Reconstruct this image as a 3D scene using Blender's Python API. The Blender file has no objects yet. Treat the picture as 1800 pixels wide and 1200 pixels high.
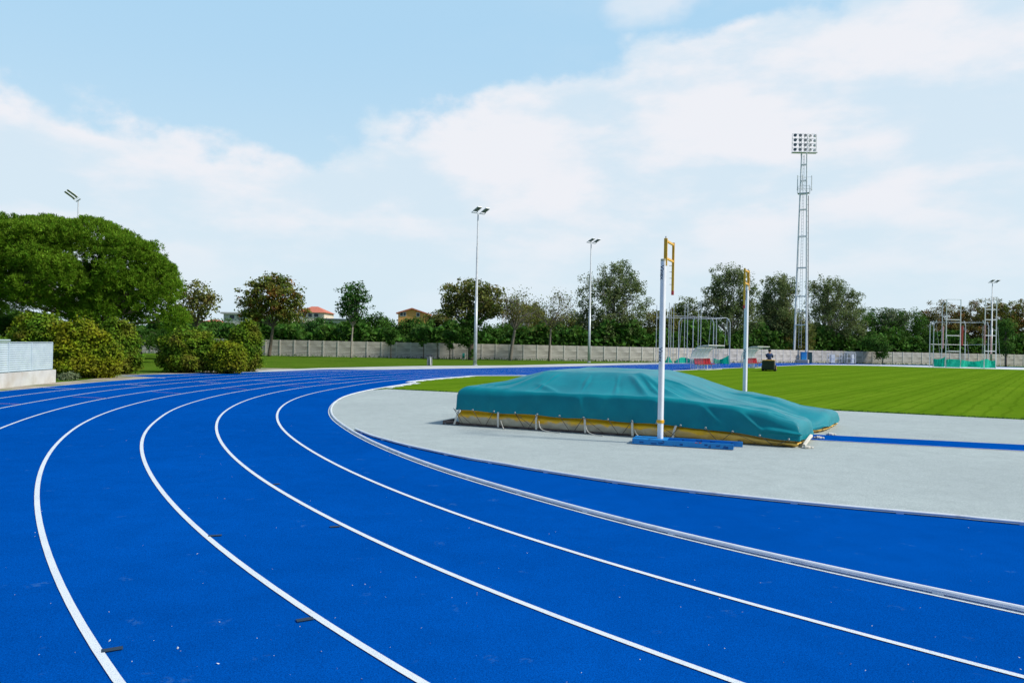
import bpy, bmesh, math, random
import numpy as np
from mathutils import Vector, Matrix

# ------------------------------------------------------------------ camera, light, sky
sc = bpy.context.scene
F, PITCH, ROLL, CAMH = 1300.0, 0.00296, 0.020, 1.806        # focal length in photo pixels (1800 wide)
cam_d = bpy.data.cameras.new('camera'); cam = bpy.data.objects.new('camera', cam_d)
sc.collection.objects.link(cam); sc.camera = cam
cam_d.sensor_width = 36.0; cam_d.lens = 36.0 * F / 1800.0
cam_d.clip_start = 0.05; cam_d.clip_end = 5000
cam.matrix_world = (Matrix.Translation((0, 0, CAMH)) @ Matrix.Rotation(math.pi / 2 + PITCH, 4, 'X')
                    @ Matrix.Rotation(ROLL, 4, 'Z'))

SUN_EL, SUN_AZ = math.radians(44), math.radians(106)          # azimuth measured from +Y (view) towards +X
sun_d = bpy.data.lights.new('sun', 'SUN'); sun_d.energy = 3.85; sun_d.angle = math.radians(6)
sun_d.color = (1.0, 0.95, 0.86)
sun = bpy.data.objects.new('sun', sun_d); sc.collection.objects.link(sun)
sdir = Vector((math.sin(SUN_AZ) * math.cos(SUN_EL), math.cos(SUN_AZ) * math.cos(SUN_EL), math.sin(SUN_EL)))
sun.rotation_euler = sdir.to_track_quat('Z', 'Y').to_euler()

world = bpy.data.worlds.new('World'); sc.world = world; world.use_nodes = True


def build_world():
    nt = world.node_tree; N = nt.nodes; L = nt.links; N.clear()
    out = N.new('ShaderNodeOutputWorld'); bg = N.new('ShaderNodeBackground')
    L.new(bg.outputs[0], out.inputs[0]); bg.inputs[1].default_value = 0.12

    def M(op, a, b=None, c=None):
        n = N.new('ShaderNodeMath'); n.operation = op
        for i, v in enumerate((a, b, c)):
            if v is None: continue
            if isinstance(v, (int, float)): n.inputs[i].default_value = v
            else: L.new(v, n.inputs[i])
        return n.outputs[0]

    def MR(v, a, b, c=0, d=1, smooth=True):
        n = N.new('ShaderNodeMapRange'); n.interpolation_type = 'SMOOTHSTEP' if smooth else 'LINEAR'
        L.new(v, n.inputs[0])
        for i, q in zip((1, 2, 3, 4), (a, b, c, d)): n.inputs[i].default_value = q
        return n.outputs[0]

    def mix(f, a, b):
        n = N.new('ShaderNodeMix'); n.data_type = 'RGBA'
        L.new(f, n.inputs[0])
        for i, v in ((6, a), (7, b)):
            if isinstance(v, tuple): n.inputs[i].default_value = (*v, 1)
            else: L.new(v, n.inputs[i])
        return n.outputs[2]
    tc = N.new('ShaderNodeTexCoord'); sep = N.new('ShaderNodeSeparateXYZ'); L.new(tc.outputs['Generated'], sep.inputs[0])
    X, Y, Z = sep.outputs
    az = M('ARCTAN2', X, Y); el = M('ARCSINE', Z)
    sky = N.new('ShaderNodeTexSky'); sky.sky_type = 'NISHITA'; sky.sun_disc = False
    sky.sun_elevation = SUN_EL; sky.sun_rotation = SUN_AZ
    sky.air_density = 1.0; sky.dust_density = 1.6; sky.ozone_density = 1.4
    # upper edge of the cloud bank as elevation over azimuth
    fc = N.new('ShaderNodeFloatCurve'); cu = fc.mapping.curves[0]
    pts = [(-3.14, .30), (-0.9, .30), (-.62, .285), (-.45, .27), (-.35, .235), (-.27, .25), (-.18, .285), (-.06, .325),
           (.08, .36), (.22, .40), (.36, .43), (.48, .47), (.60, .52), (1.0, .6), (2.2, .35), (3.14, .30)]
    u = lambda a: (a + math.pi) / (2 * math.pi)
    cu.points[0].location = (u(pts[0][0]), pts[0][1]); cu.points[1].location = (u(pts[-1][0]), pts[-1][1])
    for a, v in pts[1:-1]: cu.points.new(u(a), v)
    fc.mapping.update()
    L.new(M('DIVIDE', M('ADD', az, math.pi), 2 * math.pi), fc.inputs['Value'])
    edge = fc.outputs[0]

    def noise(scale, det, rough, zs=1.0, off=0.0):
        mp = N.new('ShaderNodeMapping'); L.new(tc.outputs['Generated'], mp.inputs[0])
        mp.inputs['Scale'].default_value = (1, 1, zs); mp.inputs['Location'].default_value = (off, off * .7, off * .3)
        n = N.new('ShaderNodeTexNoise'); L.new(mp.outputs[0], n.inputs[0])
        n.inputs['Scale'].default_value = scale; n.inputs['Detail'].default_value = det
        n.inputs['Roughness'].default_value = rough
        return n.outputs[0]
    n1 = noise(9, 8, .55, 1.5); n2 = noise(2.6, 6, .6, 2.2, 3.0); n3 = noise(5.0, 7, .55, 2.6, 7.0)
    h = M('SUBTRACT', M('ADD', edge, M('MULTIPLY', M('SUBTRACT', n1, .5), .16)), el)
    bank = MR(h, -.004, .030)
    # thinner, bluer windows inside the bank and soft veil above it
    thin = MR(n3, .38, .60)
    low = MR(el, .03, .20)                                 # 0 near the horizon
    dens = M('MULTIPLY', bank, M('ADD', .70, M('MULTIPLY', thin, .30)))
    veil = M('MULTIPLY', M('MULTIPLY', MR(n2, .44, .85), .5), MR(az, -.25, .35))
    dens = M('MAXIMUM', dens, veil)
    # a small detached puff high above the bank
    dx = M('DIVIDE', M('SUBTRACT', az, .185), .085); dy = M('DIVIDE', M('SUBTRACT', el, .435), .030)
    rr = M('SQRT', M('ADD', M('MULTIPLY', dx, dx), M('MULTIPLY', dy, dy)))
    puff = MR(M('ADD', M('SUBTRACT', 1.25, rr), M('MULTIPLY', M('SUBTRACT', n1, .5), 2.2)), .0, .9)
    dens = M('MAXIMUM', dens, M('MULTIPLY', puff, .7))
    blue = mix(MR(el, .10, .42), (5.2, 6.9, 8.0), (3.9, 6.2, 8.1))
    blue = mix(MR(el, .5, 1.25), blue, (1.1, 2.2, 4.2))
    base = mix(M('ADD', 0.85, 0), sky.outputs[0], blue)
    cloud = mix(thin, (6.1, 6.95, 7.65), (7.15, 7.3, 7.75))
    cloud = mix(low, (6.0, 7.0, 7.7), cloud)
    allsky = mix(dens, base, cloud)
    # unseen sky behind the camera, darkened to deep blue to cut light on camera-facing sides
    back = mix(M('ADD', .6, 0), sky.outputs[0], (1.3, 2.3, 3.9))
    L.new(mix(MR(M('ABSOLUTE', az), 1.2, 2.1), allsky, back), bg.inputs[0])


build_world()
sc.view_settings.view_transform = 'Standard'; sc.view_settings.look = 'None'
sc.view_settings.exposure = 0.0; sc.view_settings.gamma = 1.0
sc.render.engine = 'CYCLES'
sc.cycles.max_bounces = 6; sc.cycles.transparent_max_bounces = 12

random.seed(7); rng = np.random.default_rng(7)
C = sc.collection
CR, SR = math.cos(ROLL), math.sin(ROLL); CP, SP = math.cos(PITCH), math.sin(PITCH)


def ray(px, py):
    x = (px - 900) / F; y = -(py - 600) / F
    X = CR * x - SR * y; Y = SR * x + CR * y
    return X, CP - SP * Y, SP + CP * Y


def G(px, py, z=0.0):
    """ground point under a photo pixel"""
    X, Y, U = ray(px, py); t = (z - CAMH) / U
    return Vector((X * t, Y * t, z))


def at(px, py, D):
    """point of a photo pixel at depth D"""
    X, Y, U = ray(px, py); t = D / Y
    return Vector((X * t, D, CAMH + U * t))


# ------------------------------------------------------------------ materials
MATS = {}


def mat(name, c1, c2=None, scale=5.0, rough=.8, bump=0.0, bscale=None, metal=0.0, c3=None, s3=.5, w3=(.55, .7),
        det=6, spec=.5, vscale=(1, 1, 1), transl=0.0, island=0.0, lo=.35, hi=.65, alpha=1.0, trans=0.0):
    m = bpy.data.materials.new(name); m.use_nodes = True; MATS[name] = m
    nt = m.node_tree; N = nt.nodes; L = nt.links; b = N['Principled BSDF']
    b.inputs['Roughness'].default_value = rough; b.inputs['Metallic'].default_value = metal
    b.inputs['Specular IOR Level'].default_value = spec
    b.inputs['Alpha'].default_value = alpha; b.inputs['Transmission Weight'].default_value = trans
    tc = N.new('ShaderNodeTexCoord'); mp = N.new('ShaderNodeMapping'); mp.inputs['Scale'].default_value = vscale
    L.new(tc.outputs['Object'], mp.inputs[0])

    def noise(s, d=det):
        n = N.new('ShaderNodeTexNoise'); L.new(mp.outputs[0], n.inputs[0]); n.inputs['Scale'].default_value = s
        n.inputs['Detail'].default_value = d; return n.outputs[0]

    def mr(v, a, bb):
        n = N.new('ShaderNodeMapRange'); L.new(v, n.inputs[0]); n.inputs[1].default_value = a; n.inputs[2].default_value = bb
        return n.outputs[0]

    def mix(f, a, bb):
        n = N.new('ShaderNodeMix'); n.data_type = 'RGBA'; L.new(f, n.inputs[0])
        for i, v in ((6, a), (7, bb)):
            if isinstance(v, tuple): n.inputs[i].default_value = (*v[:3], 1)
            else: L.new(v, n.inputs[i])
        return n.outputs[2]
    c2 = c2 or tuple(min(1, x * 1.15) for x in c1)
    col = mix(mr(noise(scale), lo, hi), c1, c2)
    if c3: col = mix(mr(noise(s3), *w3), col, c3)
    if island:
        g = N.new('ShaderNodeNewGeometry')
        hs = N.new('ShaderNodeHueSaturation'); L.new(col, hs.inputs['Color'])
        L.new(mr2(N, L, g.outputs['Random Per Island'], 1 - island, 1 + island), hs.inputs['Value'])
        L.new(mr2(N, L, g.outputs['Random Per Island'], .5 - island * .035, .5 + island * .035), hs.inputs['Hue'])
        col = hs.outputs[0]
    L.new(col, b.inputs['Base Color'])
    if bump:
        bp = N.new('ShaderNodeBump'); bp.inputs['Strength'].default_value = bump; bp.inputs['Distance'].default_value = .02
        L.new(noise(bscale or scale * 4, 8), bp.inputs['Height']); L.new(bp.outputs[0], b.inputs['Normal'])
    if transl:
        t = N.new('ShaderNodeBsdfTranslucent'); L.new(col, t.inputs[0]); ms = N.new('ShaderNodeMixShader')
        ms.inputs[0].default_value = transl; L.new(b.outputs[0], ms.inputs[1]); L.new(t.outputs[0], ms.inputs[2])
        L.new(ms.outputs[0], N['Material Output'].inputs[0])
    m['_'] = 1
    return m


def mr2(N, L, v, a, b):
    n = N.new('ShaderNodeMapRange'); L.new(v, n.inputs[0]); n.inputs[3].default_value = a; n.inputs[4].default_value = b
    return n.outputs[0]


def track_mat(name, ca, cb, speck=.004):
    """granular running surface: fine grain, broad tone changes, pale worn crumbs"""
    m = bpy.data.materials.new(name); m.use_nodes = True; MATS[name] = m
    nt = m.node_tree; N = nt.nodes; L = nt.links; b = N['Principled BSDF']
    b.inputs['Roughness'].default_value = .85; b.inputs['Specular IOR Level'].default_value = 0
    tc = N.new('ShaderNodeTexCoord')

    def tex(kind, s, d=5):
        n = N.new(kind); L.new(tc.outputs['Object'], n.inputs[0]); n.inputs['Scale'].default_value = s
        if 'Detail' in n.inputs: n.inputs['Detail'].default_value = d
        return n.outputs[0]

    def mr(v, a, bb, c=0., d=1.):
        n = N.new('ShaderNodeMapRange'); L.new(v, n.inputs[0])
        for i, q in zip((1, 2, 3, 4), (a, bb, c, d)): n.inputs[i].default_value = q
        return n.outputs[0]

    def mix(f, a, bb, mode='MIX'):
        n = N.new('ShaderNodeMix'); n.data_type = 'RGBA'; n.blend_type = mode
        if isinstance(f, float): n.inputs[0].default_value = f
        else: L.new(f, n.inputs[0])
        for i, v in ((6, a), (7, bb)):
            if isinstance(v, tuple): n.inputs[i].default_value = (*v[:3], 1)
            else: L.new(v, n.inputs[i])
        return n.outputs[2]
    col = mix(mr(tex('ShaderNodeTexNoise', .35, 4), .3, .7), ca, cb)
    col = mix(mr(tex('ShaderNodeTexNoise', 3.0, 6), .40, .75, 0, .35), col, tuple(x * .78 for x in ca))
    g = tex('ShaderNodeTexNoise', 130, 4)
    col = mix(1.0, col, mix(mr(g, .3, .7), (.52, .56, .60), (1.46, 1.42, 1.36)), 'MULTIPLY')
    v = tex('ShaderNodeTexVoronoi', 9.0)
    sm = N.new('ShaderNodeMath'); sm.operation = 'MULTIPLY'
    L.new(mr(tex('ShaderNodeTexNoise', 3.7, 2), .67, .75, 0, .16), sm.inputs[0]); L.new(mr(tex('ShaderNodeTexNoise', 31, 3), .45, .6), sm.inputs[1])
    col = mix(sm.outputs[0], col, (.12, .30, .48) if ca[2] > ca[0] * 3 else (.30, .32, .31))
    vn = N.new('ShaderNodeMath'); vn.operation = 'MULTIPLY'
    L.new(mr(v, speck * 7, speck * 4), vn.inputs[0]); L.new(mr(tex('ShaderNodeTexNoise', 2.1, 3), .50, .6), vn.inputs[1])
    col = mix(vn.outputs[0], col, (.45, .55, .62))
    L.new(col, b.inputs['Base Color'])
    bp = N.new('ShaderNodeBump'); bp.inputs['Strength'].default_value = .55; bp.inputs['Distance'].default_value = .004
    L.new(g, bp.inputs['Height']); L.new(bp.outputs[0], b.inputs['Normal'])
    return m


def line_mat(name, paint, under, wear=.42):
    """white paint rolled on a granular surface: dark pits show through"""
    m = bpy.data.materials.new(name); m.use_nodes = True; MATS[name] = m
    nt = m.node_tree; N = nt.nodes; L = nt.links; b = N['Principled BSDF']
    b.inputs['Roughness'].default_value = .7; b.inputs['Specular IOR Level'].default_value = .25
    tc = N.new('ShaderNodeTexCoord'); n = N.new('ShaderNodeTexNoise'); L.new(tc.outputs['Object'], n.inputs[0])
    n.inputs['Scale'].default_value = 170; n.inputs['Detail'].default_value = 3
    n2 = N.new('ShaderNodeTexNoise'); L.new(tc.outputs['Object'], n2.inputs[0]); n2.inputs['Scale'].default_value = 2.5
    ad = N.new('ShaderNodeMath'); ad.operation = 'MULTIPLY_ADD'; L.new(n2.outputs[0], ad.inputs[0]); ad.inputs[1].default_value = .14
    L.new(n.outputs[0], ad.inputs[2])
    mr = N.new('ShaderNodeMapRange'); L.new(ad.outputs[0], mr.inputs[0]); mr.inputs[1].default_value = wear - .05; mr.inputs[2].default_value = wear + .04
    mx = N.new('ShaderNodeMix'); mx.data_type = 'RGBA'; L.new(mr.outputs[0], mx.inputs[0])
    mx.inputs[6].default_value = (*under, 1); mx.inputs[7].default_value = (*paint, 1)
    L.new(mx.outputs[2], b.inputs['Base Color'])
    bp = N.new('ShaderNodeBump'); bp.inputs['Strength'].default_value = .4; bp.inputs['Distance'].default_value = .003
    L.new(n.outputs[0], bp.inputs['Height']); L.new(bp.outputs[0], b.inputs['Normal'])
    return m


def lawn_mat(name, ca, cb, cc, stripe=True):
    m = bpy.data.materials.new(name); m.use_nodes = True; MATS[name] = m
    nt = m.node_tree; N = nt.nodes; L = nt.links; b = N['Principled BSDF']
    b.inputs['Roughness'].default_value = 1; b.inputs['Specular IOR Level'].default_value = .0
    tc = N.new('ShaderNodeTexCoord'); mp = N.new('ShaderNodeMapping'); L.new(tc.outputs['Object'], mp.inputs[0])
    mp.inputs['Rotation'].default_value = (0, 0, math.radians(36.5))      # brings the straight's direction onto +Y

    def noise(s, d=5, v=tc.outputs['Object']):
        n = N.new('ShaderNodeTexNoise'); L.new(v, n.inputs[0]); n.inputs['Scale'].default_value = s; n.inputs['Detail'].default_value = d
        return n.outputs[0]

    def mr(v, a, bb, c=0., d=1.):
        n = N.new('ShaderNodeMapRange'); L.new(v, n.inputs[0])
        for i, q in zip((1, 2, 3, 4), (a, bb, c, d)): n.inputs[i].default_value = q
        return n.outputs[0]

    def mix(f, a, bb):
        n = N.new('ShaderNodeMix'); n.data_type = 'RGBA'; L.new(f, n.inputs[0])
        for i, v in ((6, a), (7, bb)):
            if isinstance(v, tuple): n.inputs[i].default_value = (*v[:3], 1)
            else: L.new(v, n.inputs[i])
        return n.outputs[2]
    col = mix(mr(noise(.25, 6), .3, .7), ca, cb)
    col = mix(mr(noise(2.4, 8), .42, .72, 0, .5), col, cc)
    col = mix(mr(noise(38, 4), .35, .7, 0, .55), col, tuple(x * .45 for x in ca))
    if stripe:
        w = N.new('ShaderNodeTexWave'); L.new(mp.outputs[0], w.inputs[0]); w.wave_type = 'BANDS'; w.bands_direction = 'X'
        w.inputs['Scale'].default_value = .155; w.inputs['Distortion'].default_value = 1.1
        w.inputs['Detail'].default_value = 3; w.inputs['Detail Scale'].default_value = .8
        col = mix(mr(w.outputs[1], .25, .75, 0, .40), col, tuple(x * .72 for x in ca))
        w2 = N.new('ShaderNodeTexWave'); L.new(mp.outputs[0], w2.inputs[0]); w2.bands_direction = 'X'
        w2.inputs['Scale'].default_value = .62; w2.inputs['Distortion'].default_value = 2.0; w2.inputs['Detail'].default_value = 2
        col = mix(mr(w2.outputs[1], .80, 1.0, 0, .50), col, tuple(x * .6 for x in ca))
    L.new(col, b.inputs['Base Color'])
    bp = N.new('ShaderNodeBump'); bp.inputs['Strength'].default_value = .8; bp.inputs['Distance'].default_value = .03
    L.new(noise(30, 6), bp.inputs['Height']); L.new(bp.outputs[0], b.inputs['Normal'])
    return m


BLUE = (.0035, .088, .50)
track_m = track_mat('blue_track', (.0002, .066, .33), (.0006, .080, .39))
line_m = line_mat('line_paint', (.73, .77, .79), (.16, .26, .42), .475)
roughline_m = line_mat('rough_line_paint', (.74, .78, .80), (.02, .07, .14), .47)
redline_m = line_mat('red_paint', (.45, .25, .42), (.05, .15, .45), .55)
black_m = mat('black_mark', (.010, .03, .06), rough=.8, scale=40)
apron_m = track_mat('grey_surface', (.385, .435, .435), (.43, .485, .48), .002)
path_m = mat('pale_concrete', (.44, .45, .45), (.56, .57, .57), scale=.8, rough=.9, spec=0, c3=(.38, .34, .27), s3=.35, w3=(.62, .8))
edge_m = mat('edge_strip', (.62, .64, .66), (.72, .74, .76), scale=3, rough=.8)
soil_m = mat('sandy_soil', (.30, .25, .19), (.46, .40, .32), scale=1.2, rough=1, bump=.5, c3=(.12, .16, .05), s3=.6, w3=(.5, .62))
grass_m = lawn_mat('rough_grass', (.065, .15, .010), (.105, .20, .015), (.17, .18, .04), stripe=False)
lawn_m = lawn_mat('mown_lawn', (.115, .235, .010), (.165, .295, .014), (.21, .28, .025))
alu_m = mat('aluminium', (.66, .70, .75), (.76, .80, .84), scale=6, rough=.4, metal=.1, c3=(.40, .42, .44), s3=5, w3=(.6, .8))
white_m = mat('white_paint', (.78, .79, .80), (.84, .85, .86), scale=9, rough=.4, c3=(.6, .6, .58), s3=3, w3=(.62, .8))
galv_m = mat('galvanised', (.50, .54, .56), (.62, .66, .68), scale=5, rough=.5, metal=.3)
yellow_m = mat('yellow_paint', (.75, .38, .015), (.85, .46, .02), scale=10, rough=.4)
red_m = mat('red_cap', (.60, .05, .04), rough=.5)
baseblue_m = mat('blue_paint', (.004, .21, .58), (.008, .26, .66), scale=6, rough=.45, c3=(.004, .08, .25), s3=9, w3=(.58, .64))
dark_m = mat('dark_metal', (.03, .03, .035), (.05, .05, .055), rough=.5)
concrete_m = mat('concrete', (.50, .465, .41), (.66, .62, .55), scale=1.6, rough=.95, bump=.4, bscale=18, c3=(.27, .25, .21), s3=.9, w3=(.5, .72), vscale=(.6, .6, 3))
post_m = mat('concrete_post', (.55, .52, .47), (.66, .63, .58), scale=3, rough=.95)
bark_m = mat('bark', (.10, .075, .055), (.20, .16, .125), scale=14, rough=1, bump=.8, vscale=(1, 1, .25))
palebark_m = mat('pale_bark', (.28, .24, .20), (.40, .36, .31), scale=10, rough=1, bump=.5, vscale=(1, 1, .3))


def leafmat(n, a, b, c=None, isl=.35, tr=.25, s=.6):
    return mat(n, a, b, scale=s, rough=.75, transl=tr, island=isl, c3=c, s3=1.1, w3=(.5, .72), spec=.2, det=4)


pine_m = leafmat('pine_needles', (.115, .235, .010), (.20, .34, .020), None, .45, .35)
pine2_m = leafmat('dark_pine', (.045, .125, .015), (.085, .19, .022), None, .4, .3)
bush_m = leafmat('bush_leaf', (.085, .19, .010), (.22, .30, .012), (.16, .13, .02), .5, .3, 1.2)
bushy_m = leafmat('yellow_bush_leaf', (.13, .21, .008), (.34, .34, .008), (.17, .19, .015), .5, .3, 1.2)
poplar_m = leafmat('poplar_leaf', (.11, .170, .045), (.25, .29, .12), None, .5, .4, .4)
olive_m = leafmat('olive_leaf', (.12, .155, .030), (.22, .24, .06), (.25, .17, .05), .5, .35, .5)
autumn_m = leafmat('autumn_leaf', (.10, .175, .028), (.22, .23, .04), (.36, .11, .035), .5, .35, .5)
rust_m = leafmat('rust_leaf', (.11, .135, .030), (.22, .19, .05), (.30, .10, .03), .5, .35, .35)
green_m = leafmat('fresh_leaf', (.035, .11, .018), (.065, .16, .025), None, .4, .2, .8)
grey_m = leafmat('grey_leaf', (.13, .17, .08), (.24, .28, .15), None, .4, .2, .8)
twig_m = mat('twig', (.20, .16, .13), (.30, .25, .21), scale=10, rough=1)
roof_m = mat('terracotta', (.50, .13, .075), (.62, .20, .12), scale=3, rough=.9)
orange_m = mat('orange_wall', (.70, .36, .10), (.78, .42, .14), scale=.5, rough=.9)
cream_m = mat('cream_wall', (.74, .64, .52), (.82, .74, .62), scale=.5, rough=.9)
glass_m = mat('window_dark', (.05, .06, .07), rough=.15)
slate_m = mat('slate_roof', (.10, .14, .20), rough=.8)
net_m = mat('green_net', (.0, .46, .29), (.01, .56, .37), scale=3, rough=.8, transl=.3)
louver_m = mat('louvre_paint', (.46, .56, .60), (.54, .64, .67), scale=3, rough=.45)
plinth_m = mat('render_plinth', (.52, .52, .50), (.62, .62, .59), scale=2, rough=.9, bump=.3, c3=(.44, .40, .33), s3=1.2, w3=(.55, .8))
pers_m = mat('clear_panel', (.80, .84, .85), rough=.12, alpha=.20, spec=.6)
pers2_m = mat('frosted_panel', (.84, .87, .87), (.90, .92, .92), rough=.22, transl=.35, spec=1.0)
roofp_m = mat('roof_panel', (.55, .60, .60), (.64, .68, .68), rough=.3, alpha=.5)
seat_m = mat('red_seat', (.30, .008, .018), (.36, .012, .025), rough=.6, spec=.2)
strap_m = mat('strap_webbing', (.62, .58, .50), (.74, .70, .62), scale=30, rough=.85)
rope_m = mat('rope', (.05, .04, .035), (.10, .08, .07), scale=30, rough=.9)
greybark_m = mat('grey_bark', (.15, .13, .105), (.24, .21, .175), scale=10, rough=1)
frame_m = mat('rusty_frame', (.09, .06, .05), (.20, .15, .13), scale=8, rough=.8)

# ------------------------------------------------------------------ mesh helpers


class MB:
    def __init__(s): s.v = []; s.f = []

    def add(s, vs, fs):
        o = len(s.v); s.v += [tuple(v) for v in vs]; s.f += [tuple(i + o for i in f) for f in fs]; return s

    def box(s, c, d, R=None):
        hx, hy, hz = d[0] / 2, d[1] / 2, d[2] / 2
        vs = [Vector((x, y, z)) for x in (-hx, hx) for y in (-hy, hy) for z in (-hz, hz)]
        if R is not None:
            if isinstance(R, (int, float)): R = Matrix.Rotation(R, 3, 'Z')
            vs = [R @ v for v in vs]
        c = Vector(c)
        return s.add([v + c for v in vs], [(0, 1, 3, 2), (4, 6, 7, 5), (0, 4, 5, 1), (2, 3, 7, 6), (0, 2, 6, 4), (1, 5, 7, 3)])

    def bar(s, a, b, w, h=None, n=0):
        """square (n=0) or round bar from a to b"""
        a, b = Vector(a), Vector(b)
        if n: return s.tube([a, b], [w / 2, (h or w) / 2], n)
        d = (b - a); q = d.to_track_quat('Z', 'Y').to_matrix()
        return s.box((a + b) / 2, (w, h or w, d.length), q)

    def tube(s, pts, rad, n=6, cap=True):
        pts = [Vector(p) for p in pts]; m = len(pts)
        if isinstance(rad, (int, float)): rad = [rad] * m
        vs = []; up = None
        for i, p in enumerate(pts):
            t = (pts[min(i + 1, m - 1)] - pts[max(i - 1, 0)])
            if t.length < 1e-9: t = Vector((0, 0, 1))
            t.normalize()
            if up is None: up = Vector((1, 0, 0)) if abs(t.x) < .9 else Vector((0, 1, 0))
            a = (up - t * up.dot(t)).normalized(); up = a; bb = t.cross(a)
            for k in range(n):
                an = 2 * math.pi * k / n
                vs.append(p + (a * math.cos(an) + bb * math.sin(an)) * rad[i])
        fs = [(i * n + k, i * n + (k + 1) % n, (i + 1) * n + (k + 1) % n, (i + 1) * n + k) for i in range(m - 1) for k in range(n)]
        if cap: fs += [tuple(range(n - 1, -1, -1)), tuple((m - 1) * n + k for k in range(n))]
        return s.add(vs, fs)

    def prism(s, poly, z0, z1):
        n = len(poly); vs = [(p[0], p[1], z0) for p in poly] + [(p[0], p[1], z1) for p in poly]
        return s.add(vs, [tuple(range(n - 1, -1, -1)), tuple(range(n, 2 * n))] + [(i, (i + 1) % n, n + (i + 1) % n, n + i) for i in range(n)])

    def ribbon(s, L, R):
        n = len(L); return s.add(list(L) + list(R), [(i, n + i, n + i + 1, i + 1) for i in range(n - 1)])

    def ball(s, c, r, n=8, m=6):
        c = Vector(c); r = Vector(r) if not isinstance(r, (int, float)) else Vector((r, r, r)); vs = []
        for i in range(1, m):
            ph = math.pi * i / m
            for k in range(n):
                th = 2 * math.pi * k / n
                vs.append(c + Vector((r.x * math.sin(ph) * math.cos(th), r.y * math.sin(ph) * math.sin(th), r.z * math.cos(ph))))
        vs += [c + Vector((0, 0, r.z)), c - Vector((0, 0, r.z))]; t = len(vs) - 2
        fs = [(i * n + k, (i + 1) * n + k, (i + 1) * n + (k + 1) % n, i * n + (k + 1) % n) for i in range(m - 2) for k in range(n)]
        fs += [(t, k, (k + 1) % n) for k in range(n)] + [(t + 1, (m - 2) * n + (k + 1) % n, (m - 2) * n + k) for k in range(n)]
        return s.add(vs, fs)

    def build(s, name, m, parent=None, smooth=False, world=True, bevel=0, fix=True):
        me = bpy.data.meshes.new(name)
        off = Vector(parent.location) if (parent is not None and world) else Vector((0, 0, 0))
        if parent is not None and world and parent.parent: off = Vector(parent.parent.location) + off
        me.from_pydata([(v[0] - off.x, v[1] - off.y, v[2] - off.z) for v in s.v], [], s.f)
        if fix:
            bm = bmesh.new(); bm.from_mesh(me); bmesh.ops.recalc_face_normals(bm, faces=bm.faces); bm.to_mesh(me); bm.free()
        if smooth: me.polygons.foreach_set('use_smooth', [True] * len(me.polygons))
        me.materials.append(m if not isinstance(m, str) else MATS[m]); me.update()
        o = bpy.data.objects.new(name, me); C.objects.link(o)
        if parent is not None: o.parent = parent
        if bevel:
            bv = o.modifiers.new('bevel', 'BEVEL'); bv.width = bevel; bv.segments = 2; bv.limit_method = 'ANGLE'
        return o


def tag(o, label=None, cat=None, group=None, kind=None):
    if label: o['label'] = label
    if cat: o['category'] = cat
    if group: o['group'] = group
    if kind: o['kind'] = kind
    return o


def thing(name, label, cat, loc, rz=0, group=None):
    o = bpy.data.objects.new(name, None); C.objects.link(o); o.location = loc; o.rotation_euler = (0, 0, rz)
    o.empty_display_size = .2
    return tag(o, label, cat, group)


def copy_tree(o, parent=None):
    c = o.copy(); C.objects.link(c); c.parent = parent
    for ch in [x for x in bpy.data.objects if x.parent == o]: copy_tree(ch, c)
    return c


def sheet(name, poly, z, m, kind='structure'):
    """flat polygon, triangulated"""
    bm = bmesh.new(); vs = [bm.verts.new((p[0], p[1], z)) for p in poly]
    f = bm.faces.new(vs); f.normal_update()
    if f.normal.z < 0: f.normal_flip()
    bmesh.ops.triangulate(bm, faces=[f])
    me = bpy.data.meshes.new(name); bm.to_mesh(me); bm.free(); me.materials.append(m)
    o = bpy.data.objects.new(name, me); C.objects.link(o); o['kind'] = kind; return o


def spline(P, n=8):
    P = [Vector(p) for p in P]; out = []
    for i in range(len(P) - 1):
        p0 = P[max(i - 1, 0)]; p1 = P[i]; p2 = P[i + 1]; p3 = P[min(i + 2, len(P) - 1)]
        for k in range(n):
            t = k / n
            out.append(.5 * ((2 * p1) + (p2 - p0) * t + (2 * p0 - 5 * p1 + 4 * p2 - p3) * t * t + (3 * p1 - p0 - 3 * p2 + p3) * t ** 3))
    out.append(P[-1]); return out


def offset(P, d):
    """offset a polyline sideways (+ = left of travel)"""
    out = []
    for i, p in enumerate(P):
        t = (P[min(i + 1, len(P) - 1)] - P[max(i - 1, 0)]); t.z = 0; t.normalize()
        out.append(Vector((p.x - t.y * d, p.y + t.x * d, p.z)))
    return out


# ------------------------------------------------------------------ the running track
CC = Vector((23.452, 26.283, 0)); R0 = 29.073
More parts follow.
